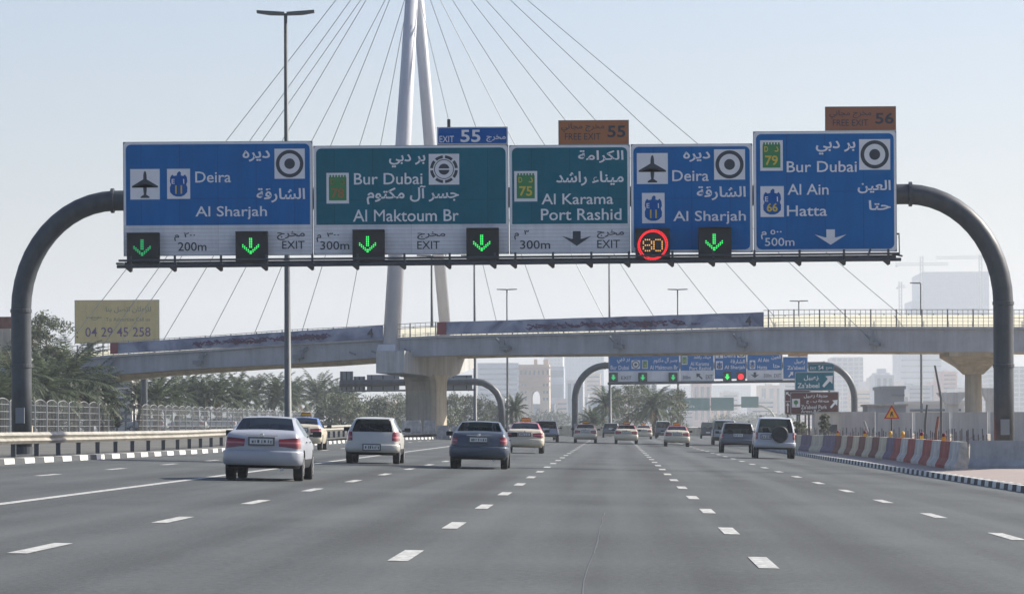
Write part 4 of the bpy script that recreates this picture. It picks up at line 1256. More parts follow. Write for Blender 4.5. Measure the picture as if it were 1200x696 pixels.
    path = [(.972, ymax), (.972, .34), (.958, .24), (.925, .15), (.86, .085), (.7, .025), (.45, -.025), (.2, -.05), (0, -.055)]
    path = [(a * hw, b_ + off0) for a, b_ in path]; path = path + [(-a, b_) for a, b_ in path[-2::-1]]
    prof_ = [(-.05, z0), (.012, z0 + .02), (.03, lerp(z0, z1, .45)), (.034, z1 - .05), (.022, z1 - .012), (-.06, z1)]
    bm_ = MB(); prv = None
    for i, (px0, py0) in enumerate(path):
        a_, b_ = Vector(path[max(i - 1, 0)]), Vector(path[min(i + 1, len(path) - 1)]); tv = (b_ - a_).normalized(); nv = Vector((-tv.y, tv.x)) * -1
        if nv.y > 0 and abs(px0) < hw * .5: nv = -nv
        if nv.x * px0 < 0: nv = -nv
        rg_ = [(px0 + nv.x * o_, py0 + nv.y * o_ - h, z_) for o_, z_ in prof_]
        if prv:
            for k_ in range(len(prof_) - 1): bm_.quad(prv[k_], prv[k_ + 1], rg_[k_ + 1], rg_[k_])
        prv = rg_
    me_b = bm_.build('rear_bumper', PAINT[colour] if not (kind in ('van',)) else M['plastic'], t, smooth=False, fix=False)
    bb = bmesh.new(); bb.from_mesh(me_b.data); bmesh.ops.remove_doubles(bb, verts=bb.verts, dist=.0005); bmesh.ops.recalc_face_normals(bb, faces=bb.faces)
    for f_ in bb.faces: f_.smooth = True
    bb.to_mesh(me_b.data); bb.free()
    if kind == 'sedan':
      bd = MB(); bd.lathe([(.045, -.01), (.05, 0), (.045, .01)], 14, (0, 0, 0)); bo2 = bd.build('badge', M['chrome'], t); bo2.rotation_euler = (R(90), 0, 0)
      bo2.location = (0, {'hatch': -h - .0, 'suv': -h + .01, 'van': -h - .1}.get(kind, -h + .03), {'sedan': .985, 'hatch': .86, 'suv': 1.05, 'van': 1.05}[kind]) if 'spare' not in extras else (.2, -h - .3, 1.1)
    if kind == 'hatch':
        sp_ = MB(); sp_.box((0, -h + .54, 1.40), (W * .6, .26, .03)); sp_.build('roof_spoiler', PAINT[colour], t, bevel=.012)
        wp = MB(); wp.tube([(.05, -h + .2, 1.08), (-.3, -h + .3, 1.2)], .012, 5); wp.build('rear_wiper', M['plastic'], t)
    for sg in (-1, 1):
        for dy in ((.25, -.75) if kind != 'hatch' else (.2,)):
            hd = MB(); hd.box((sg * (hw + .004), dy, S['cap'][3][2] * zs - .1), (.03, .17, .03)); hd.build('door_handle', PAINT[colour], t, bevel=.008)
    if kind == 'sedan':
        tr = MB(); tr.box((0, -h + .0, .985), (W * .4, .03, .02)); tr.build('boot_trim', M['chrome'], t)
        bl_ = MB(); bl_.box((0, -h + .98, 1.16), (.3, .06, .03)); bl_.build('brake_light', M['tail'], t)
        ex = MB(); ex.tube([(.45, -h + .05, .25), (.45, -h - .02, .25)], .04, 8); ex.build('exhaust', M['rim'], t)
    if kind in ('suv', 'van'):
        for sg in (-1, 1):
            rr_ = MB(); rz = S['st'][1][4] * zs + .06
            rr_.tube([(sg * hw * .66, -h + .6, rz - .04), (sg * hw * .66, -h + .75, rz), (sg * hw * .66, -h + 2.3, rz), (sg * hw * .66, -h + 2.5, rz - .05)], .02, 6); rr_.build('roof_rail', M['plastic'], t)
    if 'spare' in extras:
        sp = MB(); sp.lathe([(.1, -.13), (.33, -.125), (.375, -.08), (.375, .1)], 28, (0, 0, 0), 'x')
        o = sp.build('spare_wheel', M['plastic'], t, smooth=False, bevel=.01); o.rotation_euler = (0, 0, R(90)); o.location = (.2, -h - .16, 1.1)
    if 'antenna' in extras:
        an = MB(); an.tube([(0, -h + .75, 1.5), (0, -h + .6, 1.66)], .012, 5); an.build('antenna', M['plastic'], t)
    if 'taxi' in extras:
        z = 1.45
        tl = MB(); tl.box((0, -.05, z + .09), (.5, .2, .17), 0, 0, .8); tl.build('taxi_light', M['bar_brown'], t, bevel=.02)
        ts = MB(); ts.box((0, -.155, z + .085), (.4, .012, .09)); ts.build('light_panel', M['tri_yellow'], t)
    if 'rack' in extras:
        k = MB(); k.box((0, -.2, 1.86 * zs + .14), (1.1, 1.5, .1)); k.build('roof_load', M['plastic'], t)
    place(t, x, y, yaw, h)
    return t
def place(t, x, y, yaw, h):
    y -= .95
    z = road_z(x, y + h)
    slope = (road_z(x + 1, y + h) - road_z(x - 1, y + h)) / 2
    t.location = (x, y + h, z + .004); t.rotation_euler = (0, -math.atan(slope), yaw)
SH = SHAPES
GV = 'vehicles driving away along the motorway'
car('sedan', 'silver saloon nearest the camera on the left with wide red tail lights', -7.68, 86.5, 'silver', detail=2, name='saloon_car')
car('hatch', 'champagne hatchback with a dark rear window and antenna', -7.62, 124.5, 'champagne', name='hatchback_car', extras=('antenna',))
car('sedan', 'dark slate blue saloon left of the road centre', -4.0, 116.3, 'slate', name='saloon_car', dark_bumper=True, lamp_taper=False)
car('suv', 'white off-roader with black spare wheel on its tailgate', 7.2, 178, 'white', name='off_roader', cat='off-roader', extras=('spare',))
car('suv', 'dark grey off-roader half hidden behind the white one with the spare wheel', 6.6, 212, 'grey', name='off_roader', cat='off-roader', height=.88)
car('van', 'silver van ahead of the dark grey off-roader', 8.5, 306, 'pale_blue', name='van', cat='van', width=1.9)
car('van', 'dark van just left of the silver van, half hidden by it', 11.0, 465, 'black', name='van', cat='van')
car('suv', 'pale blue off-roader left of centre, right of the nearest red roofed taxi', -5.2, 300, 'pale_blue', name='off_roader', cat='off-roader', height=.86)
tx = car('sedan', 'cream taxi with red roof directly right of the dark slate saloon', -4.1, 180, 'taxi', name='taxi_car', cat='taxi', roof='red_roof', extras=('taxi',), dark_bumper=False)
def taxi(label, x, y, yaw=0.0):
    c = copy_tree(tx); c['label'] = label; place(c, x, y, yaw, SH['sedan']['L'] / 2); return c
taxi('cream taxi with red roof in front of the left post of the middle gantry', -2.15, 290)
taxi('cream taxi in the middle of the road below the palms', .85, 288)
taxi('small far cream taxi partly behind the taxi below the palms', 2.95, 400)
taxi('cream taxi with red roof right of the road centre, ahead of its lane alone', 4.2, 266)
taxi('tiny far cream taxi right behind the dark far van', 5.9, 470)
car('sedan', 'cream taxi with blue roof on the far left lane beyond the silver saloon', -13.6, 172, 'taxi', name='taxi_car', cat='taxi', roof='blue_roof', extras=('taxi',), dark_bumper=False)
car('van', 'far dark van with white roof between the taxis', 5.4, 440, 'grey', name='van', cat='van', roof='white')
car('suv', 'small far dark estate beyond the taxis, below the left palm', -.4, 430, 'grey', name='estate_car', cat='car', height=.85)
car('sedan', 'far pale saloon half hidden behind the red roofed taxi on the left', -5.8, 330, 'pale_blue', name='saloon_car')
car('hatch', 'silver car on the service road behind the left fence', -47.0, 395, 'silver', group='cars behind the left fence', yaw=R(80), name='parked_car').location.z = .95
car('hatch', 'pinkish beige car on the service road behind the left fence', -43.5, 400, 'champagne', group='cars behind the left fence', yaw=R(80), name='parked_car').location.z = .95
car('hatch', 'white car behind the fence, rightmost of the cars there', -40.8, 405, 'white', group='cars behind the left fence', yaw=R(80), name='parked_car').location.z = .95

# ------------------------------------------------------------------ right verge: barriers, lamps, warning sign
def jersey(L, m, nm, label, x0, y0, x1, y1, group):
    a = Vector((x0, y0, 0)); b = Vector((x1, y1, 0)); d = (b - a); ang = math.atan2(d.y, d.x); L = d.length - .06
    mb = MB(); half = [(.3, 0), (.3, .1), (.17, .32), (.1, .86)]
    sec = [(x, z) for x, z in half] + [(-x, z) for x, z in half[::-1]]
    A = [(-L / 2, x, z) for x, z in sec]; B = [(L / 2, x, z) for x, z in sec]
    k = len(sec)
    for i in range(k): mb.quad(A[i], A[(i + 1) % k], B[(i + 1) % k], B[i])
    mb.poly(A); mb.poly(B[::-1])
    c = (a + b) * .5
    o = mb.build(nm, M[m], None, (c.x, c.y, gz(c.x, c.y) - .01), fix=True, bevel=.02)
    o.rotation_euler = (0, 0, ang); tag(o, label, 'barrier', group); return o
BPATH = [(10.72, 121), (11.1, 155), (10.95, 190), (10.35, 222), (10.4, 255), (11.8, 330)]
def along(path, s):
    for a, b in zip(path, path[1:]):
        d = math.dist(a, b)
        if s <= d: return (lerp(a[0], b[0], s / d), lerp(a[1], b[1], s / d))
        s -= d
    return path[-1]
seq = ['white', 'red', 'white', 'red', 'white', 'red', 'white', 'red'] + ['purple', 'cream', 'brown', 'cream', 'brown', 'cream', 'brown', 'cream', 'brown', 'purple', 'purple', 'cream', 'cream', 'purple', 'purple', 'cream', 'brown', 'cream', 'brown', 'cream', 'brown', 'red', 'cream', 'red', 'cream', 'red', 'cream', 'red', 'cream', 'red']
step = 4.2; cnt = {}
jersey(0, 'bar_grey', 'concrete_barrier', 'plain grey concrete barrier at the near end of the red and white row', 10.9, 120.6, 14.9, 118.4, 'barriers along the right verge')
jersey(0, 'bar_grey', 'concrete_barrier', 'plain grey concrete barrier in front of the right gantry post, at the frame edge', 14.95, 118.4, 19, 117.6, 'barriers along the right verge')
for i, c in enumerate(seq):
    a = along(BPATH, i * step); b = along(BPATH, (i + 1) * step)
    cnt[c] = cnt.get(c, 0) + 1
    far = i > 30
    lab = '%s %s painted barrier counted from the plain grey end of the row' % (ORD[cnt[c] - 1], c)
    jersey(step, 'bar_' + c, 'concrete_barrier', lab, *a, *b, 'barriers along the right verge')
LAMPS = [(2, 'red'), (4.6, 'red'), (7.2, 'yellow'), (8.9, 'yellow'), (12.5, 'red'), (17, 'red')]
for i, (s, c) in enumerate(LAMPS):
    q = along(BPATH, s * step); z = gz(q[0], q[1]) + .85
    t = thing('warning_lamp', '%s warning lamp on the painted barriers, %s from the near end' % (c, ORD[i]), 'warning lamp', (q[0], q[1], z), 0, 'warning lamps on the barriers')
    m = MB(); m.box((0, 0, .06), (.14, .1, .12)); m.build('battery_box', M['tri_yellow'], t)
    m = MB(); m.lathe([(.04, .12), (.07, .13), (.08, .18), (.06, .24), (.02, .26)], 12); m.build('lens', M['tail'] if c == 'red' else M['tri_yellow'], t)
# wire mesh strung along the barrier tops on thin rods
wm = thing('mesh_fence', 'low wire mesh on thin rods standing behind the painted barriers', 'fence', (11, 160, 0))
rn = random.Random(4)
wires = MB(); pv = None
for i in range(96):
    q = along(BPATH, i * 1.25); x = q[0] + .75; z = gz(x, q[1]); hgt = .95 + rn.uniform(.02, .28)
    rods = MB(); rods.box((x - 11 + rn.uniform(-.05, .05), q[1] - 160, z + hgt / 2), (.035, .035, hgt), 0, 0); rods.build('rod', M['rail_post'], wm)
    c = Vector((x - 11, q[1] - 160, z + .86 + rn.uniform(-.05, .1)))
    if pv: wires.tube([pv, c], .012, 4); wires.tube([pv + Vector((0, 0, -.2)), c + Vector((0, 0, -.22))], .012, 4)
    pv = c
wires.build('mesh', M['rail_post'], wm)
# triangular warning sign
q = P(1045, 484, 165); zg = gz(q.x, 165)
t = thing('warning_sign', 'yellow triangular roadworks warning sign with red border on a thin post', 'road sign', (q.x, 165, zg))
m = MB(); m.tube([(0, .05, 0), (0, .05, q.z - zg + .3)], .035, 8); m.build('post', M['lamp_pole'], t)
s = 165 / F; zc = q.z - zg
def tri(w, h, y, z0): return [(-w, y, z0), (w, y, z0), (0, y, z0 + h)]
m = MB()
for nm, w, h, y, z0, mm in (('red_border', 9.3, 16.5, 0, -6.5, 'tri_red'), ('face', 6.6, 11.6, -.012, -5.0, 'tri_yellow')):
    m = MB(); m.prism([(-w * s, zc + z0 * s), (w * s, zc + z0 * s), (0, zc + (z0 + h) * s)], y - .01, y + .02); m.build(nm, M[mm], t, fix=True)
m = MB(); m.prism([(-2 * s, zc - 4 * s), (-.8 * s, zc - 4 * s), (0, zc - 1 * s), (1.2 * s, zc - 4 * s), (2.2 * s, zc - 4 * s), (.8 * s, zc + .6 * s), (1.6 * s, zc + 1.8 * s), (-.4 * s, zc + 2.2 * s), (-1.6 * s, zc - .4 * s)], -.04, -.028); m.build('digging_figure', M['black'], t, fix=True)
# assorted poles behind the barriers
for px, ty, Y, r, lab in ((1084, 474, 175, .06, 'short grey bollard pole behind the red barriers'), (1103, 428, 230, .075, 'leaning dark pole left of the right bridge pier'), (1097, 488, 170, .07, 'reddish post behind the red barriers')):
    a = P(px, 498, Y); z0 = gz(a.x, Y); top = P(px, ty, Y).z
    m = MB(); m.tube([(0, 0, 0), (0, 0, (top - z0) * .6), (.1 if Y != 230 else -.35, 0, top - z0)], [r, r, r * .8], 8)
    m.lathe([(r * 1.5, 0), (r * 1.5, .12)], 8)
    tag(m.build('pole', M['bar_brown'] if px == 1097 else M['lamp_pole'], None, (a.x, Y, z0)), lab, 'pole')
m = MB(); m.tube([(0, 0, 0), (-.5, 0, 1.5)], .06, 8); m.box((0, 0, .03), (.3, .3, .06))
q = P(1024, 498, 205); tag(m.build('pole', M['fence'], None, (q.x, 205, gz(q.x, 205))), 'white leaning stick left of the yellow warning triangle', 'pole')
# site hoarding and sheds on the right
def shed(name, label, cat, x0, x1, ytop, Y, depth, m, ybase=None, extra=None):
    a, b = P(x0, 498, Y), P(x1, 498, Y); zt = P((x0 + x1) / 2, ytop, Y).z; zb = -.15
    t = thing(name, label, cat, ((a.x + b.x) / 2, Y + depth / 2, zb))
    w = b.x - a.x
    k = MB(); k.box((0, 0, (zt - zb) / 2), (w, depth, zt - zb)); k.build('walls', m, t)
    return t, w, zt - zb
t = thing('site_hoarding', 'long pale hoarding wall behind the right barriers', 'wall', (20, 250, -.1))
o0 = t.location
for i in range(26):
    x0 = 15.0 + i * 2.4; Y = 262 - i * .9
    k = MB(); k.box(Vector((x0 + 1.2, Y, 1.0)) - o0 + Vector((0, 0, 0)), (2.36, .06, 2.15 if i % 5 else 2.3), 0, -.36); k.build('panel', M['hoarding'], t)
t, w, h = shed('site_cabin', 'grey site cabin left of the yellow warning triangle', 'cabin', 1017, 1062, 475.5, 290, 6, M['hoarding'])
k = MB(); k.box((0, 0, h + .06), (w + .3, 6.3, .14)); k.build('roof', M['soffit'], t)
k = MB(); k.box((.2, -3.03, .95), (.8, .08, 1.9)); k.build('door', M['bar_grey'], t)
t, w, h = shed('site_cabin', 'low pale cabin under the middle gantry right post', 'cabin', 955, 1010, 484, 320, 5, M['concrete'])
k = MB(); k.box((0, 0, h + .05), (w + .3, 5.3, .12)); k.build('roof', M['bar_grey'], t)
k = MB(); k.box((-.6, -2.53, 1.1), (1.0, .08, .7)); k.build('window', M['char'], t)

# ------------------------------------------------------------------ second gantry and its boards
G2 = 428.0
g2 = arch_gantry(G2, 674, 1001.5, 428.5, 427.5, .36, 3.4, 3.7, 'grey tubular gantry in mid distance under the bridge, with blue boards', feet=(0.0, -.3))
k = MB(); k.tube([P(712, 449.5, G2) - Vector((0, G2 + 1.2, 0)), P(946, 446.5, G2) - Vector((0, G2 + 1.2, 0))], .14, 8); k.build('service_rail', M['pole'], g2)
Y2 = G2 - .9
kw = dict(Y=Y2, r=1.2, border=.8, gap=.03)
t, p = board('direction_sign', 'blue Bur Dubai and Al Maktoum Br board at the left of the middle gantry', 713, 408, 796.5, 447.5, 'blue', 434.5, **kw)
p.text('Bur Dubai', 715.5, 428, 737, 433, W_, 3); p.text('بر دبي', 723, 419, 738, 425.5, W_, 3, .02, ar=True); emblem(p, 740, 422, 750, 432); fort(p, 752.5, 422, 759, 432, '78', 'yellow')
p.text('Al Maktoum Br', 761.5, 428, 794.5, 433, W_, 3); p.text('جسر آل مكتوم', 766, 419, 794, 426.5, W_, 3, .02, ar=True); p.text('EXIT', 728, 440.5, 740, 444.5, C_, 3, 0)
p.build(t)
t, p = board('direction_sign', 'blue Al Karama and Port Rashid board on the middle gantry', 797, 408, 836.5, 447, 'blue', 434, **kw)
fort(p, 799, 417, 805.5, 427, '75', 'yellow'); p.text('Al Karama', 809, 424, 831, 428.5, W_, 3); p.text('Port Rashid', 808, 429.4, 833, 433.6, W_, 3); p.text('ميناء راشد', 813, 416, 833, 421, W_, 3, .02, ar=True)
up_arrow(p, 823.5, 437.5, 816, 444.5, C_); p.text('EXIT', 827, 439, 835, 444, C_, 3, 0); p.text('300m', 800, 440, 809, 444, C_, 3, 0)
p.build(t)
t, p = board('direction_sign', 'blue Deira and Al Sharjah board on the middle gantry above the red signal', 837, 406, 875, 444, 'blue', **kw)
plane_icon(p, 838.5, 410, 847.5, 419.5); falcon(p, 839, 423, 847, 433, '11'); emblem(p, 864, 409, 873.5, 419); p.text('Deira', 849, 414, 862, 419, W_, 3); p.text('Al Sharjah', 849, 428, 873, 433.5, W_, 3); p.text('الشارقة', 856, 421, 873, 427, W_, 3, .02, ar=True)
p.build(t)
t, p = board('direction_sign', 'blue Al Ain and Hatta board on the middle gantry', 875.5, 406, 917, 445.5, 'blue', 433.5, **kw)
falcon(p, 878.5, 422, 885, 432, '66'); p.text('Al Ain', 888, 419.5, 901, 424, W_, 3); p.text('Hatta', 887.5, 428, 899, 432.4, W_, 3); p.text('العين', 904, 416, 915, 421.5, W_, 3, .02, ar=True); p.text('حتا', 906, 426, 914, 431, W_, 3, .02, ar=True)
down_arrow(p, 879, 436, 890, 442.5, C_); p.text('500m', 895, 438, 904, 442, C_, 3, 0); p.text('EXIT', 907, 438, 915, 442, C_, 3, 0)
p.build(t)
t, p = board('direction_sign', "small blue Za'abeel board at the right end of the middle gantry", 917.5, 418, 946.5, 444, 'blue', **kw)
p.text("Za'abeel", 922.5, 428.5, 943, 433, W_, 3); p.text('زعبيل', 931, 421, 943, 426.5, W_, 3, .02, ar=True); up_arrow(p, 923.5, 435.5, 929.5, 442, W_)
p.build(t)
t, p = board('exit_sign', "small orange tab on top of the blue Za'abeel board", 923.5, 406, 946.5, 417.6, 'orange', r=.3, border=.3, Y=Y2, gap=.03, cat='exit sign', frame='brown_tab')
p.build(t)
gg = 'lane signals on the middle gantry'
for i, (x, c) in enumerate(((713.5, 'first'), (748, 'second'), (783.5, 'third'))):
    signal(x, 436.5, x + 10.5, 447.5, 'small', '%s green lane signal from the left on the middle gantry' % c, Y=Y2 - .35, col='dim_green', group=gg, gap=.04)
signal(847.3, 435.5, 857.3, 447, 'small', 'green lane signal beside the red one on the middle gantry', Y=Y2 - .35, col='green_led', group=gg, gap=.04)
signal(863.2, 435.5, 873.2, 447, 'red', 'red lane signal on the middle gantry', Y=Y2 - .35, group=gg, gap=.04)
# teal and brown signs on posts
YT = 345.0
def legs(t, p, xs, y_from, Y, r=.08):
    for x in xs:
        a = P(x, y_from, Y); zg = gz(a.x, Y); o = t.location
        m = MB(); m.tube([(a.x - o.x, .2, 0), (a.x - o.x, .2, zg - a.z)], r, 8)
        for v in range(len(m.v)): m.v[v] = (m.v[v][0], m.v[v][1], m.v[v][2] + a.z - o.z)
        m.build('post', M['lamp_pole'], t)
t, p = board('direction_sign', "teal Za'abeel sign with a big white arrow, above the brown signs", 931.5, 435.5, 977.5, 458, 'teal', Y=YT, r=1, border=.9, gap=.03)
p.text("Za'abeel", 934.5, 448.5, 960, 454.5, W_, 3); p.text('زعبيل', 942, 439.5, 959, 446, W_, 3, .02, ar=True); up_arrow(p, 963.5, 440, 976, 454, W_)
p.build(t); legs(t, p, (937, 972), 456, YT)
t, p = board('exit_sign', 'teal tab reading 54 EXIT on top of the teal sign with the big arrow', 947, 426.3, 977.5, 435.2, 'teal', Y=YT, r=.6, border=.6, gap=.03, cat='exit sign')
p.text('54', 959, 428.2, 965, 433.2, W_, 3); p.text('EXIT', 949.5, 430, 956.5, 433, W_, 3, 0); p.text('مخرج', 968, 429.4, 975, 433.4, W_, 3, .01, ar=True)
p.build(t)
YB = 322.0
t, p = board('direction_sign', "brown Za'abeel Park sign with a green tree square and white arrow", 926, 459, 983, 485.5, 'brown_sign', Y=YB, r=1, border=.9, gap=.03)
p.rect('park_symbol', 'white', 928, 467, 937.5, 477, 3); p.disc('park_symbol', 'green_shield', 932.7, 471.2, 2.6, 4); p.rect('park_symbol', 'green_shield', 932.2, 473, 933.2, 476, 4)
p.text("Za'abeel Park", 938.5, 474.3, 969, 479, W_, 3); p.text('Areas B,C', 938.5, 480, 961.5, 484.2, W_, 3)
p.text('حديقة زعبيل', 942, 461.5, 970, 466.5, W_, 3, .02, ar=True); p.text('منطقة ب ، ج', 945, 467.8, 971, 473, W_, 3, .02, ar=True); up_arrow(p, 972.5, 468.5, 981.5, 478.5, W_)
p.build(t); legs(t, p, (934.5, 948, 976), 485, YB)
t, p = board('direction_sign', 'second brown sign, mostly hidden behind the brown park sign', 919.5, 456.5, 950, 486, 'brown_sign', Y=YB + 14, r=1, border=.9, gap=.03)
up_arrow(p, 926, 459, 921, 464, W_); p.rect('exit_arrow', W_, 922.6, 474, 923.6, 483, 3); p.poly('exit_arrow', W_, [(923.1, 471.5), (921.2, 475), (925, 475)], 3); p.rect('exit_arrow', W_, 920.5, 469.8, 926, 470.5, 3)
p.build(t); legs(t, p, (923, 944), 486, YB + 14)
# third gantry far away: curved mast with green boards
Y3 = 1100.0
g3 = thing('sign_gantry', 'very far pale gantry with green boards below the middle gantry', 'gantry', (0, Y3, -.3))
k = MB(); pts = []
b0 = P(911, 500, Y3).x
for px, py in ((800, 478), (885, 474), (894, 476), (902, 480), (907, 487), (910, 495), (911, 503)):
    q = P(px, py, Y3); pts.append((q.x, 0, q.z + .3))
k.tube(pts, .3, 10); k.build('portal_tube', M['rail'], g3, smooth=True)
for x0, y0, x1, y1, lab in ((800, 466, 832, 481, 'left green board of the very far gantry'), (833, 465.5, 860, 481, 'middle green board of the very far gantry'), (868.5, 464.5, 889, 477.5, 'right green board of the very far gantry, set apart')):
    t, p = board('direction_sign', lab, x0, y0, x1, y1, 'g_sign', Y=Y3 - .8, r=.6, border=.5, gap=.05, depth=.2)
    p.text('Deira', x0 + 3, y0 + 8, x0 + 14, y0 + 11.5, W_, 3) if x0 < 810 else None
    p.build(t)
# gantry over the opposite carriageway, seen from behind
YR = 375.0
g4 = thing('sign_gantry', 'dark gantry over the opposite carriageway seen from behind the pier', 'gantry', (0, YR, .5))
k = MB(); pts = []
for px, py in ((398, 449.5), (470, 448), (556, 447), (566, 448.5), (575, 453), (582, 460), (586.5, 470), (588, 480), (588, 505)):
    q = P(px, py, YR); pts.append((q.x, 0, q.z - .5))
k.tube(pts, .33, 12); k.build('portal_tube', M['pole'], g4, smooth=True)
k = MB(); k.tube([P(400, 458, YR) - Vector((0, YR - 1, .5)), P(556, 456.5, YR) - Vector((0, YR - 1, .5))], .1, 6); k.build('service_rail', M['pole'], g4)
for x0, y0, x1, y1, lab in ((398.5, 435, 414, 458, 'tall dark sign back left of the middle pier'), (414.5, 441, 428, 457.5, 'lower dark sign back just left of the middle pier'), (430, 439, 468, 457.5, 'wide dark sign back reaching behind the middle pier'), (509, 439.5, 553.5, 456.5, 'dark sign back right of the middle pier')):
    cx, cy = (x0 + x1) / 2, (y0 + y1) / 2; c = P(cx, cy, YR + .6); s = YR / F
    t = thing('direction_sign', lab, 'road sign', c, 0, 'backs of signs over the opposite carriageway')
    k = MB(); k.box((0, 0, 0), ((x1 - x0) * s, .15, (y1 - y0) * s)); k.build('backing_tray', M['sign_back'], t)
    k = MB()
    for i in range(3): k.box((lerp(-.35, .35, i / 2) * (x1 - x0) * s, -.12, 0), (.1, .1, (y1 - y0) * s * .96))
    k.build('stiffener', M['pole'], t)

# ------------------------------------------------------------------ billboard, overpass on the far left
YBB = 345.0
t, p = board('billboard', 'ochre billboard with a purple phone number on the left', 87.5, 351.5, 186.5, 402, 'billboard', Y=YBB, r=.5, border=.6, depth=.6, cat='billboard', gap=.02, frame='billboard')
p.text('04 29 45 258', 100, 383.5, 176.5, 394.5, 'purple', 3, .004); p.text('To Advertise Call us', 124, 372, 176, 376.5, 'billboard_grey', 3, .01); p.text('للإعلان اتصل بنا', 124, 359.5, 177, 367.5, 'billboard_grey', 3, .015, ar=True)
p.ring('logo', 'billboard_grey', 111, 370, 4.5, 5.2, 3, 200, 350); p.rect('logo', 'billboard_grey', 101, 371.5, 119, 372.6, 3)
p.build(t)
for x in (105, 168):
    a = P(x, 402, YBB); m = MB(); m.tube([(a.x - t.location.x, .4, a.z - t.location.z + .3), (a.x - t.location.x, .4, .8 - t.location.z)], .3, 10); m.build('support', M['pole'], t)
t = thing('overpass', 'brown grey concrete overpass end behind the left gantry post', 'bridge', (-52, 310, .9))
a, b = P(-60, 372, 310), P(13, 372, 310); z1, z2, z3 = P(0, 370, 310).z, P(0, 384, 310).z, P(0, 411, 310).z
m = MB(); m.box(((a.x + b.x) / 2 + 52, 3, (z1 + z2) / 2 - .9), (b.x - a.x, .4, z1 - z2)); m.build('parapet', M['bar_brown'], t)
m = MB(); m.box(((a.x + b.x) / 2 + 52, 6, (z2 + z3) / 2 - .9), (b.x - a.x, 6.4, z2 - z3)); m.build('deck', M['soffit'], t)
m = MB(); m.box((b.x + 52 - 1.2, 6, (z3 - .9) / 2 - .2), (1.6, 3, z3 - .5)); m.build('pier', M['soffit'], t)
# white protective blocks round the middle pier
for i, (x0, x1, Y) in enumerate(((496, 511, 296), (511.5, 527, 297), (528, 545, 299), (470, 495, 295))):
    a, b = P(x0, 500, Y), P(x1, 500, Y)
    zz = gz((a.x + b.x) / 2, Y)
    m = MB(); w = b.x - a.x
    m.box((0, 0, .12), (w, .7, .24)); m.box((0, 0, .64), (w, .4, .8), 0, 0, .85)
    o = m.build('concrete_barrier', M['bar_white'], None, ((a.x + b.x) / 2, Y, zz), bevel=.03)
    tag(o, '%s white concrete block shielding the foot of the middle pier' % ('second', 'third', 'rightmost', 'leftmost')[i].replace('rightmost', 'fourth and rightmost'), 'barrier', 'white blocks round the middle pier')
# pale far barriers beside the motorway
for i, (x0, x1, y0, Y) in enumerate(((655, 690, 495, 455), (690, 722, 495.5, 458), (800, 838, 496.5, 560), (764, 799, 496, 565), (560, 600, 495, 470))):
    a, b = P(x0, 498, Y), P(x1, 498, Y); w = b.x - a.x
    m = MB(); m.box((0, 0, .15), (w, .7, .3)); m.box((0, 0, .75), (w, .4, .9), 0, 0, .9)
    o = m.build('concrete_barrier', M['bar_cream'], None, ((a.x + b.x) / 2, Y, -.25 if i > 1 else .1))
    tag(o, ('far cream barrier at the foot of the middle gantry left post', 'far cream barrier below the left far palm', 'far pale barrier left of the silver and dark vans', 'far pale barrier between the taxis', 'far cream barrier behind the dark slate saloon')[i], 'barrier')

# ------------------------------------------------------------------ buildings in the haze
def bld(name, label, x0, x1, ytop, Y, depth, wall, blocks=(), facade=None, cat='building', yb=500):
    if Y >= 700: Y *= 3.2; depth *= 2.8; blocks = [(a_, b_, c_, d_, e_ * 2.2, f_) for a_, b_, c_, d_, e_, f_ in blocks]
    a, b = P(x0, 498, Y).x, P(x1, 498, Y).x; s = Y / F; zt = P((x0 + x1) / 2, ytop, Y).z; zb = -.6
    t = thing(name, label, cat, ((a + b) / 2, Y, zb)); w, h = b - a, zt - zb
    k = MB(); k.box((0, depth / 2, h / 2), (w, depth, h)); k.build('walls', facade or wall, t)
    k = MB(); k.box((0, depth / 2, h + .25), (w + .5, depth + .5, .5)); k.build('parapet', wall, t)
    for (bx0, bx1, by0, by1, d, m) in blocks:
        q0, q1 = P(bx0, by1, Y), P(bx1, by0, Y)
        k = MB(); k.box(((q0.x + q1.x) / 2 - t.location.x, d / 2 - .35 if d < 5 else depth / 2, (q0.z + q1.z) / 2 - zb), (q1.x - q0.x, d, q1.z - q0.z)); k.build('window_band' if m in ('bw',) else 'block', BM[m], t)
    return t, s
BM = {'sand': mat('sandstone wall', (.62, .47, .33), .85, var=.1, scale=.1), 'grey': mat('blue grey tower wall', (.3, .34, .4), .6), 'pale': mat('pale building wall', (.6, .58, .55), .8), 'bw': mat('window band glass', (.09, .12, .16), .2), 'pink': mat('pink building wall', (.6, .42, .36), .85), 'dark': mat('dark building wall', (.16, .18, .21), .7)}
BM['f_grey'] = facade_mat('tower facade', (.34, .37, .42), (.24, .28, .33), 3.2, 3.6, .35)
BM['f_pale'] = facade_mat('pale facade', (.6, .58, .55), (.38, .4, .42), 3.5, 3.4, .55)
BM['f_sand'] = facade_mat('sandstone facade', (.62, .47, .33), (.3, .25, .22), 2.6, 4.2, .6)
BM['f_conc'] = facade_mat('unfinished frame', (.42, .42, .42), (.2, .22, .25), 5, 3.8, .3)
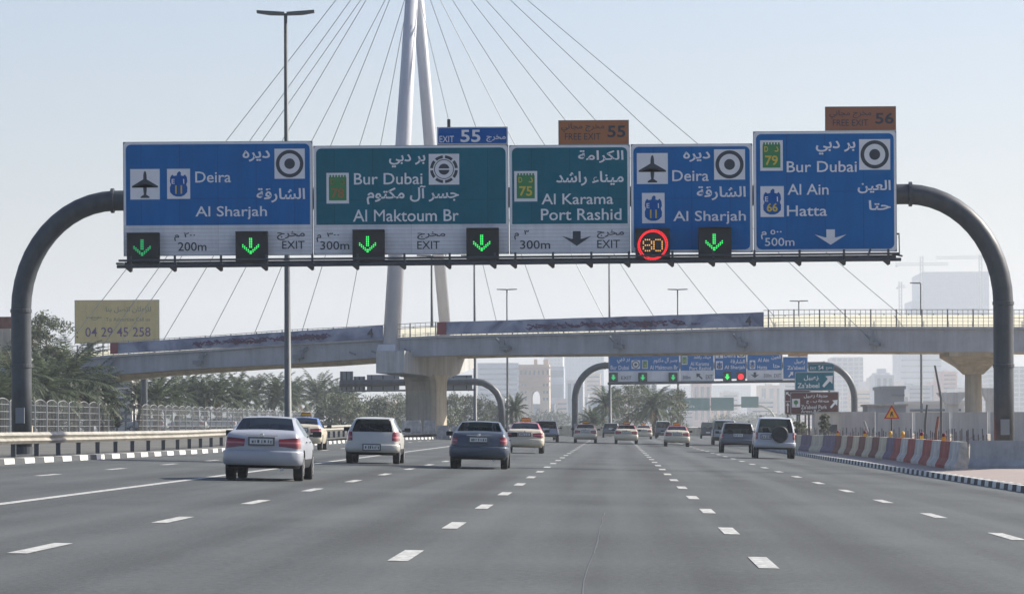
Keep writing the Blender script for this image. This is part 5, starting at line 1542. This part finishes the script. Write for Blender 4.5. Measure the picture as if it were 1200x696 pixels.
# sandstone gate with the arch
YA = 2100.0; sA = YA / F
t = thing('arched_building', 'sandstone building with a tall arched gateway, left of centre', 'building', (P(626, 498, YA).x, YA, -.6))
def ax(px): return P(px, 480, YA).x - t.location.x
def az(py): return P(626, py, YA).z + .6
o = [(ax(608), 0), (ax(608), az(427)), (ax(644), az(427)), (ax(644), 0), (ax(633), 0), (ax(633), az(466))]
for i in range(9): o.append((ax(628) + (ax(633) - ax(628)) * math.cos(R(180 * i / 8)), az(466) + (az(457.5) - az(466)) * math.sin(R(180 * i / 8))))
o += [(ax(623), 0)]
# split into convex blocks round the opening
k = MB()
def blk(x0, x1, y0, y1, d0=0, d1=32): k.prism([(ax(x0), az(y1)), (ax(x1), az(y1)), (ax(x1), az(y0)), (ax(x0), az(y0))], d0, d1)
blk(608, 623, 427, 503); blk(633, 644, 427, 503); blk(623, 633, 427, 457.5)
for i in range(8):
    a0, a1 = R(180 * i / 8), R(180 * (i + 1) / 8)
    p0 = (628 + 5 * math.cos(a0), 466 - 8.5 * math.sin(a0)); p1 = (628 + 5 * math.cos(a1), 466 - 8.5 * math.sin(a1))
    k.prism([(ax(p0[0]), az(p0[1])), (ax(p0[0]), az(457.5)), (ax(p1[0]), az(457.5)), (ax(p1[0]), az(p1[1]))], 0, 32)
k.build('walls', BM['sand'], t, fix=True)
for y, h in ((430, 2.0), (440, 1.6), (446, 1.2), (453, 1.0)):
    k = MB(); k.prism([(ax(607), az(y + h)), (ax(645), az(y + h)), (ax(645), az(y)), (ax(607), az(y))], -1.8, 0); k.build('cornice', BM['pink'], t, fix=True)
k = MB()
for i in range(7):
    x = lerp(610, 641, i / 6); k.prism([(ax(x), az(439)), (ax(x + 2), az(439)), (ax(x + 2), az(434)), (ax(x), az(434))], -.25, 0)
for x in (611, 615, 636.5, 640.5):
    for y in (449.5, 458, 466): k.prism([(ax(x), az(y + 3)), (ax(x + 2), az(y + 3)), (ax(x + 2), az(y)), (ax(x), az(y))], -.25, 0)
k.build('windows', BM['dark'], t, fix=True)
k = MB(); blk(626, 630, 421, 427, 3, 9); blk(637, 643, 421.5, 427, 3, 9); k.build('turret', BM['sand'], t, fix=True)
bld('office_building', 'bluish office block left of the arched sandstone building', 560, 608, 426, 980, 30, BM['grey'], [(562, 606, 431 + 6 * i, 433.5 + 6 * i, .8, 'bw') for i in range(6)])
bld('office_building', 'blue grey block with pale bands right of the arched building', 645, 661, 430, 960, 30, BM['grey'], [(646, 660, 434, 442, .8, 'bw'), (646, 660, 450, 466, .8, 'bw')])
bld('tower', 'hazy tower behind the arched sandstone building', 638, 660, 414, 1150, 30, BM['pale'], facade=BM['f_pale'])
bld('tower', 'hazy glass tower left of the middle gantry arch', 662, 708, 412, 1250, 30, BM['grey'], facade=BM['f_grey'])
bld('low_building', 'low dark walled building in front of the arched gateway', 624, 650, 474, 820, 16, BM['dark'], [(626, 648, 477, 479, .7, 'bw')])
bld('low_building', 'low pale pink building right of the arched gateway', 652, 668, 468, 830, 16, BM['pink'], [(654, 666, 472, 474, .7, 'bw'), (654, 666, 478, 480, .7, 'bw')])
bld('office_building', 'pale grey block behind the palms below the middle gantry', 705, 770, 452, 1150, 40, BM['grey'], facade=BM['f_grey'])
bld('low_building', 'hazy long low building right of the palms, far down the road', 770, 925, 484, 1400, 40, BM['grey'], facade=BM['f_grey'])
bld('office_building', 'very pale wide block far behind the green boards', 795, 880, 452, 1500, 40, BM['pale'], facade=BM['f_pale'])
bld('tower', 'large hazy tower under construction at the upper right', 1082.5, 1160, 319, 1420, 60, BM['grey'], facade=BM['f_grey'])
bld('tower', 'hazy lower shoulder block left of the big hazy tower', 1069, 1083, 353, 1440, 40, BM['grey'], facade=BM['f_grey'])
bld('tower', 'bluish tower under the bridge left of the right pier', 1056, 1103, 400, 1180, 40, BM['grey'], [(1056, 1103, 421 + 7 * i, 423 + 7 * i, .8, 'bw') for i in range(5)])
bld('office_building', 'pale unfinished block right of the middle gantry arch', 976, 1012, 419, 1100, 30, BM['pale'], facade=BM['f_conc'])
bld('low_building', 'pale domed pavilion far behind the site cabin', 1015, 1060, 447, 1050, 40, BM['pale'], [(1022, 1052, 441, 447, 18, 'pale'), (1028, 1047, 436, 441, 14, 'grey'), (1033, 1043, 431, 436, 8, 'grey')])
bld('office_building', 'hazy block filling the gap right of the right pier', 1160, 1215, 430, 1000, 40, BM['grey'], facade=BM['f_conc'])
bld('low_building', 'dark boxy structure above the site cabin', 1034.5, 1060, 456, 620, 20, BM['dark'], [(1045, 1060, 462, 464, .7, 'bw'), (1036, 1052, 454.5, 456, 10, 'dark')])
bld('low_building', 'low pale sheds behind the hoarding between bridge pier and triangle', 1062, 1130, 474, 560, 20, BM['pale'], [(1066, 1126, 479, 482, .7, 'bw')])
bld('office_building', 'white gridded building behind the palms on the left', 113, 155, 430, 640, 20, BM['pale'], [(127, 153, 434 + 8 * i, 438 + 8 * i, .7, 'bw') for i in range(8)])
bld('office_building', 'pale low block far left behind the bushy tree', -20, 60, 455, 700, 20, BM['pale'], [(-18, 58, 460, 463, .7, 'bw'), (-18, 58, 468, 471, .7, 'bw')])
bld('low_building', 'long low pale wall building behind the opposite carriageway', 395, 560, 484, 760, 20, BM['pale'], [(398, 556, 488, 490, .7, 'bw')])
rs_ = random.Random(21)
EXTRA = [(664, 684, 446), (686, 704, 438), (742, 764, 444), (772, 796, 456), (812, 834, 450), (846, 866, 460), (890, 918, 452), (918, 940, 444), (1026, 1048, 440), (1104, 1122, 436), (566, 592, 468), (596, 612, 474), (668, 690, 462), (690, 716, 470), (716, 742, 462), (800, 826, 470), (834, 858, 474), (880, 908, 468), (905, 930, 476), (938, 965, 452), (960, 985, 466), (1000, 1024, 458), (1046, 1066, 462), (1064, 1092, 452), (1090, 1112, 448), (1120, 1150, 456), (1168, 1196, 462), (510, 540, 470), (470, 500, 474), (430, 462, 470)]
for i, (x0, x1, yt) in enumerate(EXTRA):
    w_ = BM[('pale', 'sand', 'pale', 'grey', 'pink')[i % 5]]
    bands = [(x0 + 2, x1 - 2, y, y + 1.6, .8, 'bw') for y in range(int(yt) + 3, 492, 5)] if i % 2 else [(x0 + (x1 - x0) * a, x0 + (x1 - x0) * (a + .16), yt + 3, 492, .8, 'bw') for a in (.1, .42, .74)]
    bands.append((lerp(x0, x1, .3), lerp(x0, x1, .6), yt - 3, yt, 10, 'pale'))
    bld('office_building', '%s from the left of the small hazy blocks along the horizon' % ORD[[q[0] for q in sorted(EXTRA)].index(x0)], x0, x1, yt, 800 + rs_.uniform(-60, 300), 24, w_, bands)
# metro style concrete pier heads
for i, (x0, x1, xa, xb, y0, y1, Y) in enumerate(((1098, 1133, 1110, 1124, 460, 474, 520), (1148, 1176, 1156, 1168, 455, 470, 520))):
    c = P((x0 + x1) / 2, 498, Y); t = thing('viaduct_pier', ('unfinished flared viaduct pier left of the right bridge pier', 'unfinished flared viaduct pier right of the right bridge pier')[i], 'pier', (c.x, Y, -.3))
    s = Y / F; z0, z1 = P(1100, y0, Y).z + .3, P(1100, y1, Y).z + .3
    m = MB(); m.prism([(-(xb - xa) / 2 * s, 0), ((xb - xa) / 2 * s, 0), ((xb - xa) / 2 * s, z1), (-(xb - xa) / 2 * s, z1)], -1.2, 1.2); m.build('shaft', M['concrete'], t, fix=True)
    m = MB(); m.prism([(-(xb - xa) / 2 * s, z1), ((xb - xa) / 2 * s, z1), ((x1 - x0) / 2 * s, z0), (-(x1 - x0) / 2 * s, z0)], -1.8, 1.8); m.build('flared_head', M['concrete'], t, fix=True)
# tower cranes on the hazy tower
def crane(label, px, base, top, jib_l, jib_r, jy, Y):
    Y = Y * 3.2 - 20
    c = P(px, 498, Y); s = Y / F
    t = thing('tower_crane', label, 'crane', (c.x, Y - 2, -.6)); zt = P(px, top, Y).z + .6; zj = P(px, jy, Y).z + .6
    m = MB(); w = 1.6
    for dx, dy in ((-w, -w), (w, -w), (w, w), (-w, w)): m.tube([(dx, dy, 0), (dx, dy, zt)], .35, 4)
    n = int(zt / 4.2)
    for i in range(n):
        z0, z1 = i * zt / n, (i + 1) * zt / n
        m.tube([(-w, -w, z0), (w, -w, z1)], .22, 4); m.tube([(w, w, z0), (-w, w, z1)], .22, 4)
    m.build('mast', M['lamp_pole'], t)
    m = MB(); l, r = (jib_l - px) * s, (jib_r - px) * s
    for dy in (-.6, .6): m.tube([(l, dy, zj), (r, dy, zj)], .3, 4)
    m.tube([(l, 0, zj + 2.4), (r, 0, zj + 2.4)], .3, 4)
    k = int(abs(r - l) / 5)
    for i in range(k): m.tube([(lerp(l, r, i / k), -.6, zj), (lerp(l, r, (i + .5) / k), 0, zj + 2.4), (lerp(l, r, (i + 1) / k), -.6, zj)], .2, 4)
    m.build('jib', M['lamp_pole'], t)
    m = MB(); m.tube([(0, 0, zt), (l * .8, 0, zj + 1.4)], .07, 4); m.tube([(0, 0, zt), (r * .8, 0, zj + 1.4)], .07, 4); m.box((r * .95 if abs(r) < abs(l) else l * .95, 0, zj - .8), (2, 1.4, 1.8)); m.build('tie', M['lamp_pole'], t)
crane('hazy tower crane left of the big hazy tower, jib pointing left', 1081, 500, 300, 1050, 1112, 311, 1410)
crane('hazy tower crane over the right side of the big hazy tower', 1150, 500, 298, 1098, 1168, 303, 1400)
crane('faint thin crane mast left of the tower cranes', 1056, 500, 330, 1052, 1062, 337, 1440)

# ------------------------------------------------------------------ trees
def palm_mesh(seed, h, n_fr, flen, droop):
    rn = random.Random(seed); cr = MB(); dead = MB(); tr = MB()
    pts = [(rn.uniform(-.06, .06) * i, rn.uniform(-.06, .06) * i, h * i / 7) for i in range(8)]
    pts[0] = (0, 0, -.2)
    rad = []
    P2 = []; 
    for i in range(29):
        f = i / 28; j = min(6, int(f * 7)); u = f * 7 - j
        P2.append(Vector(pts[j]).lerp(Vector(pts[j + 1]), u)); rad.append((.27 - .06 * f) * (1.12 if i % 2 else .94) * (1.25 if i == 0 else 1))
    tr.tube(P2, rad, 10)
    top = Vector(pts[-1])
    for i in range(n_fr):
        az_ = i * 2.399 + rn.uniform(-.2, .2); el = lerp(1.4, -.66, (i / n_fr) ** 1.15) + rn.uniform(-.12, .12)
        is_dead = el < -.6
        L = flen * rn.uniform(.82, 1.1) * (.75 if is_dead else 1)
        d = Vector((math.cos(az_), math.sin(az_), 0)); p_ = top + Vector((0, 0, rn.uniform(-.1, .15))); ang = el
        rach = [p_]; n = 11; tang = []
        for k in range(n):
            st_ = d * math.cos(ang) + Vector((0, 0, math.sin(ang))); tang.append(st_)
            p_ = p_ + st_ * (L / n); rach.append(p_); ang -= droop * (.35 + 1.3 * k / n) * (.14 if el > -.3 else .1)
        tgt = dead if is_dead else cr
        tgt.tube(rach, [lerp(.035, .008, k / n) for k in range(n + 1)], 4, caps=False)
        side = Vector((-d.y, d.x, 0))
        for k in range(1, n * 3):
            f = k / (n * 3); j = min(n - 1, int(f * n)); u = f * n - j
            c = rach[j].lerp(rach[j + 1], u); tg = tang[j]; nrm = side.cross(tg)
            ll = flen * .2 * math.sin(math.pi * (.12 + .84 * f)) ** .7 * rn.uniform(.8, 1.15)
            for sg in (-1, 1):
                dirv = (side * sg * .75 + tg * .62 + Vector((0, 0, rn.uniform(-.3, .2))) + nrm * rn.uniform(.0, .35)).normalized()
                w = tg * .035
                e = c + dirv * ll + Vector((0, 0, -.1 * ll))
                m_ = c.lerp(e, .5)
                tgt.poly([c - w, m_ - w * .9, e, m_ + w * .9, c + w])
    return tr, cr, dead
PALM = {}
def palm(variant, label, px, y_top, Y, zb=None, group='date palms behind the left fence', leaf='frond', width=1.0, rz=None):
    if variant not in PALM:
        seed, h, nf, fl_, dr = [(1, 3.4, 40, 3.2, .8), (5, 2.6, 44, 3.0, .7), (9, 4.4, 38, 3.3, .85), (14, 3.0, 46, 2.9, .65)][variant]
        tr, cr, de = palm_mesh(seed, h, nf, fl_, dr)
        t = thing('palm_tree', label, 'palm tree', (0, 0, 0), 0, group)
        tr.build('trunk', M['bark'], t, smooth=True); cr.build('crown', M['frond'], t); de.build('dry_fronds', M['dead_frond'], t)
        PALM[variant] = (t, h + fl_ * .86)
    else:
        t = copy_tree(PALM[variant][0]); t['label'] = label; t['group'] = group
    H = PALM[variant][1]
    x = P(px, 498, Y).x; z = gz(x, Y) if zb is None else zb
    s = (P(px, y_top, Y).z - z) / H
    t.location = (x, Y, z); t.scale = (s * width, s * width, s); t.rotation_euler = (0, 0, rz if rz is not None else px * 1.37)
    return t
PS = [(52, 412, 250, 3, 1.15), (120, 436, 250, 0, .9), (22, 402, 250, 2, 1.1), (84, 392, 255, 0, 1.2), (185, 432, 300, 1, 1.1), (228, 433, 330, 3, 1.05), (256, 432, 352, 0, 1.0), (279, 434, 330, 1, .95), (300, 434, 356, 2, 1.0), (322, 435, 375, 3, 1.0), (346, 437, 345, 0, .9), (372, 433, 375, 1, 1.0), (394, 443, 405, 3, 1.0), (412, 452, 440, 2, 1.0), (164, 436, 342, 2, 1.0), (208, 437, 368, 0, .95), (240, 440, 395, 2, 1.0), (3, 425, 275, 3, 1.2), (104, 422, 280, 1, 1.15)]
names = sorted(range(len(PS)), key=lambda i: PS[i][0])
for o, i in enumerate(names):
    px, yt, Y, v, w = PS[i]
    lab = '%s date palm from the left in the row behind the pale fence' % ORD[o]
    palm(v, lab, px, yt, min(300, 40.4 * F / (720 - px)) if px < 150 else max(Y, 41.5 * F / (720 - px)) + 12 * (i % 3), .9, width=w)
palm(2, 'tall date palm just behind the shortest palm under the middle gantry', 707, 449, 520, -.3, 'palms under the middle gantry', width=.95)
palm(0, 'date palm at the right of the clump under the middle gantry, bent dry frond', 767, 448, 520, -.3, 'palms under the middle gantry', width=1.0)
palm(1, 'low bushy date palm, shortest of the clump under the middle gantry', 695, 474, 500, -.3, 'palms under the middle gantry', width=1.1)
palm(3, 'lone small date palm between the opposite gantry arch and the arched building', 601, 459, 500, .3, 'palms under the middle gantry', width=.75)
def bush_tree(name, label, px, y_top, Y, w_px, seed, m='leaf', zb=None, trunk=.3, n=5200, leaf_s=.16, group=None, low=.12, cat='tree'):
    rn = random.Random(seed); x = P(px, 498, Y).x; z = gz(x, Y) if zb is None else zb
    H = P(px, y_top, Y).z - z; W = w_px * Y / F / 2
    t = thing(name, label, cat, (x, Y, z), 0, group)
    tr = MB(); ends = []
    tr.tube([(0, 0, -.2), (.05, 0, H * .2), (-.05, .05, H * .4)], [trunk * .7, trunk * .5, trunk * .36], 8)
    for i in range(9):
        a = rn.uniform(0, 6.28); r = W * rn.uniform(.35, .8); e = Vector((r * math.cos(a), r * math.sin(a), H * rn.uniform(.5, .92)))
        tr.tube([(0, 0, H * rn.uniform(.15, .36)), e * .55 + Vector((0, 0, H * .06)), e], [trunk * .28, trunk * .15, .02], 6); ends.append(e)
    tr.build('trunk', M['bark'], t)
    cl = []
    for i in range(46):
        a = rn.uniform(0, 6.28); f = rn.random() ** .6; zz = rn.uniform(low, .95)
        k = math.sqrt(max(.05, 1 - ((zz - .5) / .56) ** 2))
        cl.append((Vector((W * f * k * math.cos(a), W * f * k * math.sin(a), H * zz)), rn.uniform(.12, .3) * W))
    cl += [(e, .22 * W) for e in ends]
    cr = MB()
    for i in range(n):
        c, r = cl[rn.randrange(len(cl))]
        d = Vector((rn.gauss(0, 1), rn.gauss(0, 1), rn.gauss(0, .75))); p_ = c + d * r * .55
        if p_.z < H * .04: continue
        u = Vector((rn.gauss(0, 1), rn.gauss(0, 1), rn.gauss(0, 1))).normalized(); v = u.orthogonal().normalized(); q = leaf_s * rn.uniform(.6, 1.4)
        cr.poly([p_ - u * q, p_ + v * q * .45, p_ + u * q, p_ - v * q * .45])
    cr.build('crown', M[m], t)
    return t
bush_tree('leafy_tree', 'loose bushy tree behind the left gantry post and billboard', 47, 362, 292, 78, 3, 'leaf_pale', .9, .3, 9500, .11, low=.1)
bush_tree('leafy_tree', 'dark low bush below the ochre billboard', 126, 458, 302, 34, 31, 'leaf', .9, .2, 4500, .12)
bush_tree('leafy_tree', 'dark dense bush left of the largest palm, behind the fence', 62, 436, 286, 60, 33, 'leaf', .9, .2, 8000, .12)
bush_tree('leafy_tree', 'dark rounded bush between the largest palm and the white gridded building', 104, 448, 297, 46, 34, 'leaf', .9, .2, 6000, .12)
bush_tree('leafy_tree', 'dark bush at the left frame edge behind the fence', 8, 436, 272, 60, 32, 'leaf', .9, .2, 4500, .14)
bush_tree('leafy_tree', 'dusty green tree between the two palms under the middle gantry', 736, 450, 535, 62, 5, 'leaf_pale', -.3, .35, 9000, .14)
bush_tree('leafy_tree', 'dusty bushy tree at the right side of the palm clump', 786, 456, 545, 44, 6, 'leaf_pale', -.3, .3, 7000, .14)
hed = [(435, 468, 520, 70, 'hazy tree left of the middle pier'), (520, 462, 560, 50, 'hazy tree just right of the middle pier'), (553, 466, 600, 56, 'hazy tree below the dark sign back right of the pier'), (460, 462, 600, 60, 'hazy tree behind the middle pier'), (585, 472, 640, 40, 'hazy tree behind the lone small palm'), (400, 462, 480, 60, 'dark hazy tree right of the palm row')]
for i, (px, yt, Y, w, lab) in enumerate(hed): bush_tree('leafy_tree', lab, px, yt, Y, w, 40 + i, 'leaf_pale' if i % 2 else 'leaf', .5, .25, 5500, .17, 'hazy trees behind the opposite carriageway')
bush_tree('shrub', 'small yellowish bush behind the white off-roader', 938, 493, 300, 18, 61, 'leaf_pale', -.1, .1, 1500, .1, cat='bush')
bush_tree('shrub', 'small dark tree in front of the low pale cabin', 966, 484, 315, 15, 62, 'leaf', -.1, .1, 1500, .1, cat='bush')
for i, (px, yt, Y, w) in enumerate(((640, 486, 1500, 70), (700, 484, 1600, 70), (860, 489, 1700, 60), (910, 488, 1750, 60))):
    bush_tree('leafy_tree', '%s from the left of the faint far trees on the horizon' % ORD[i], px, yt, Y, w, 70 + i, 'leaf', -.3, .3, 2600, .55, 'faint far trees on the horizon')
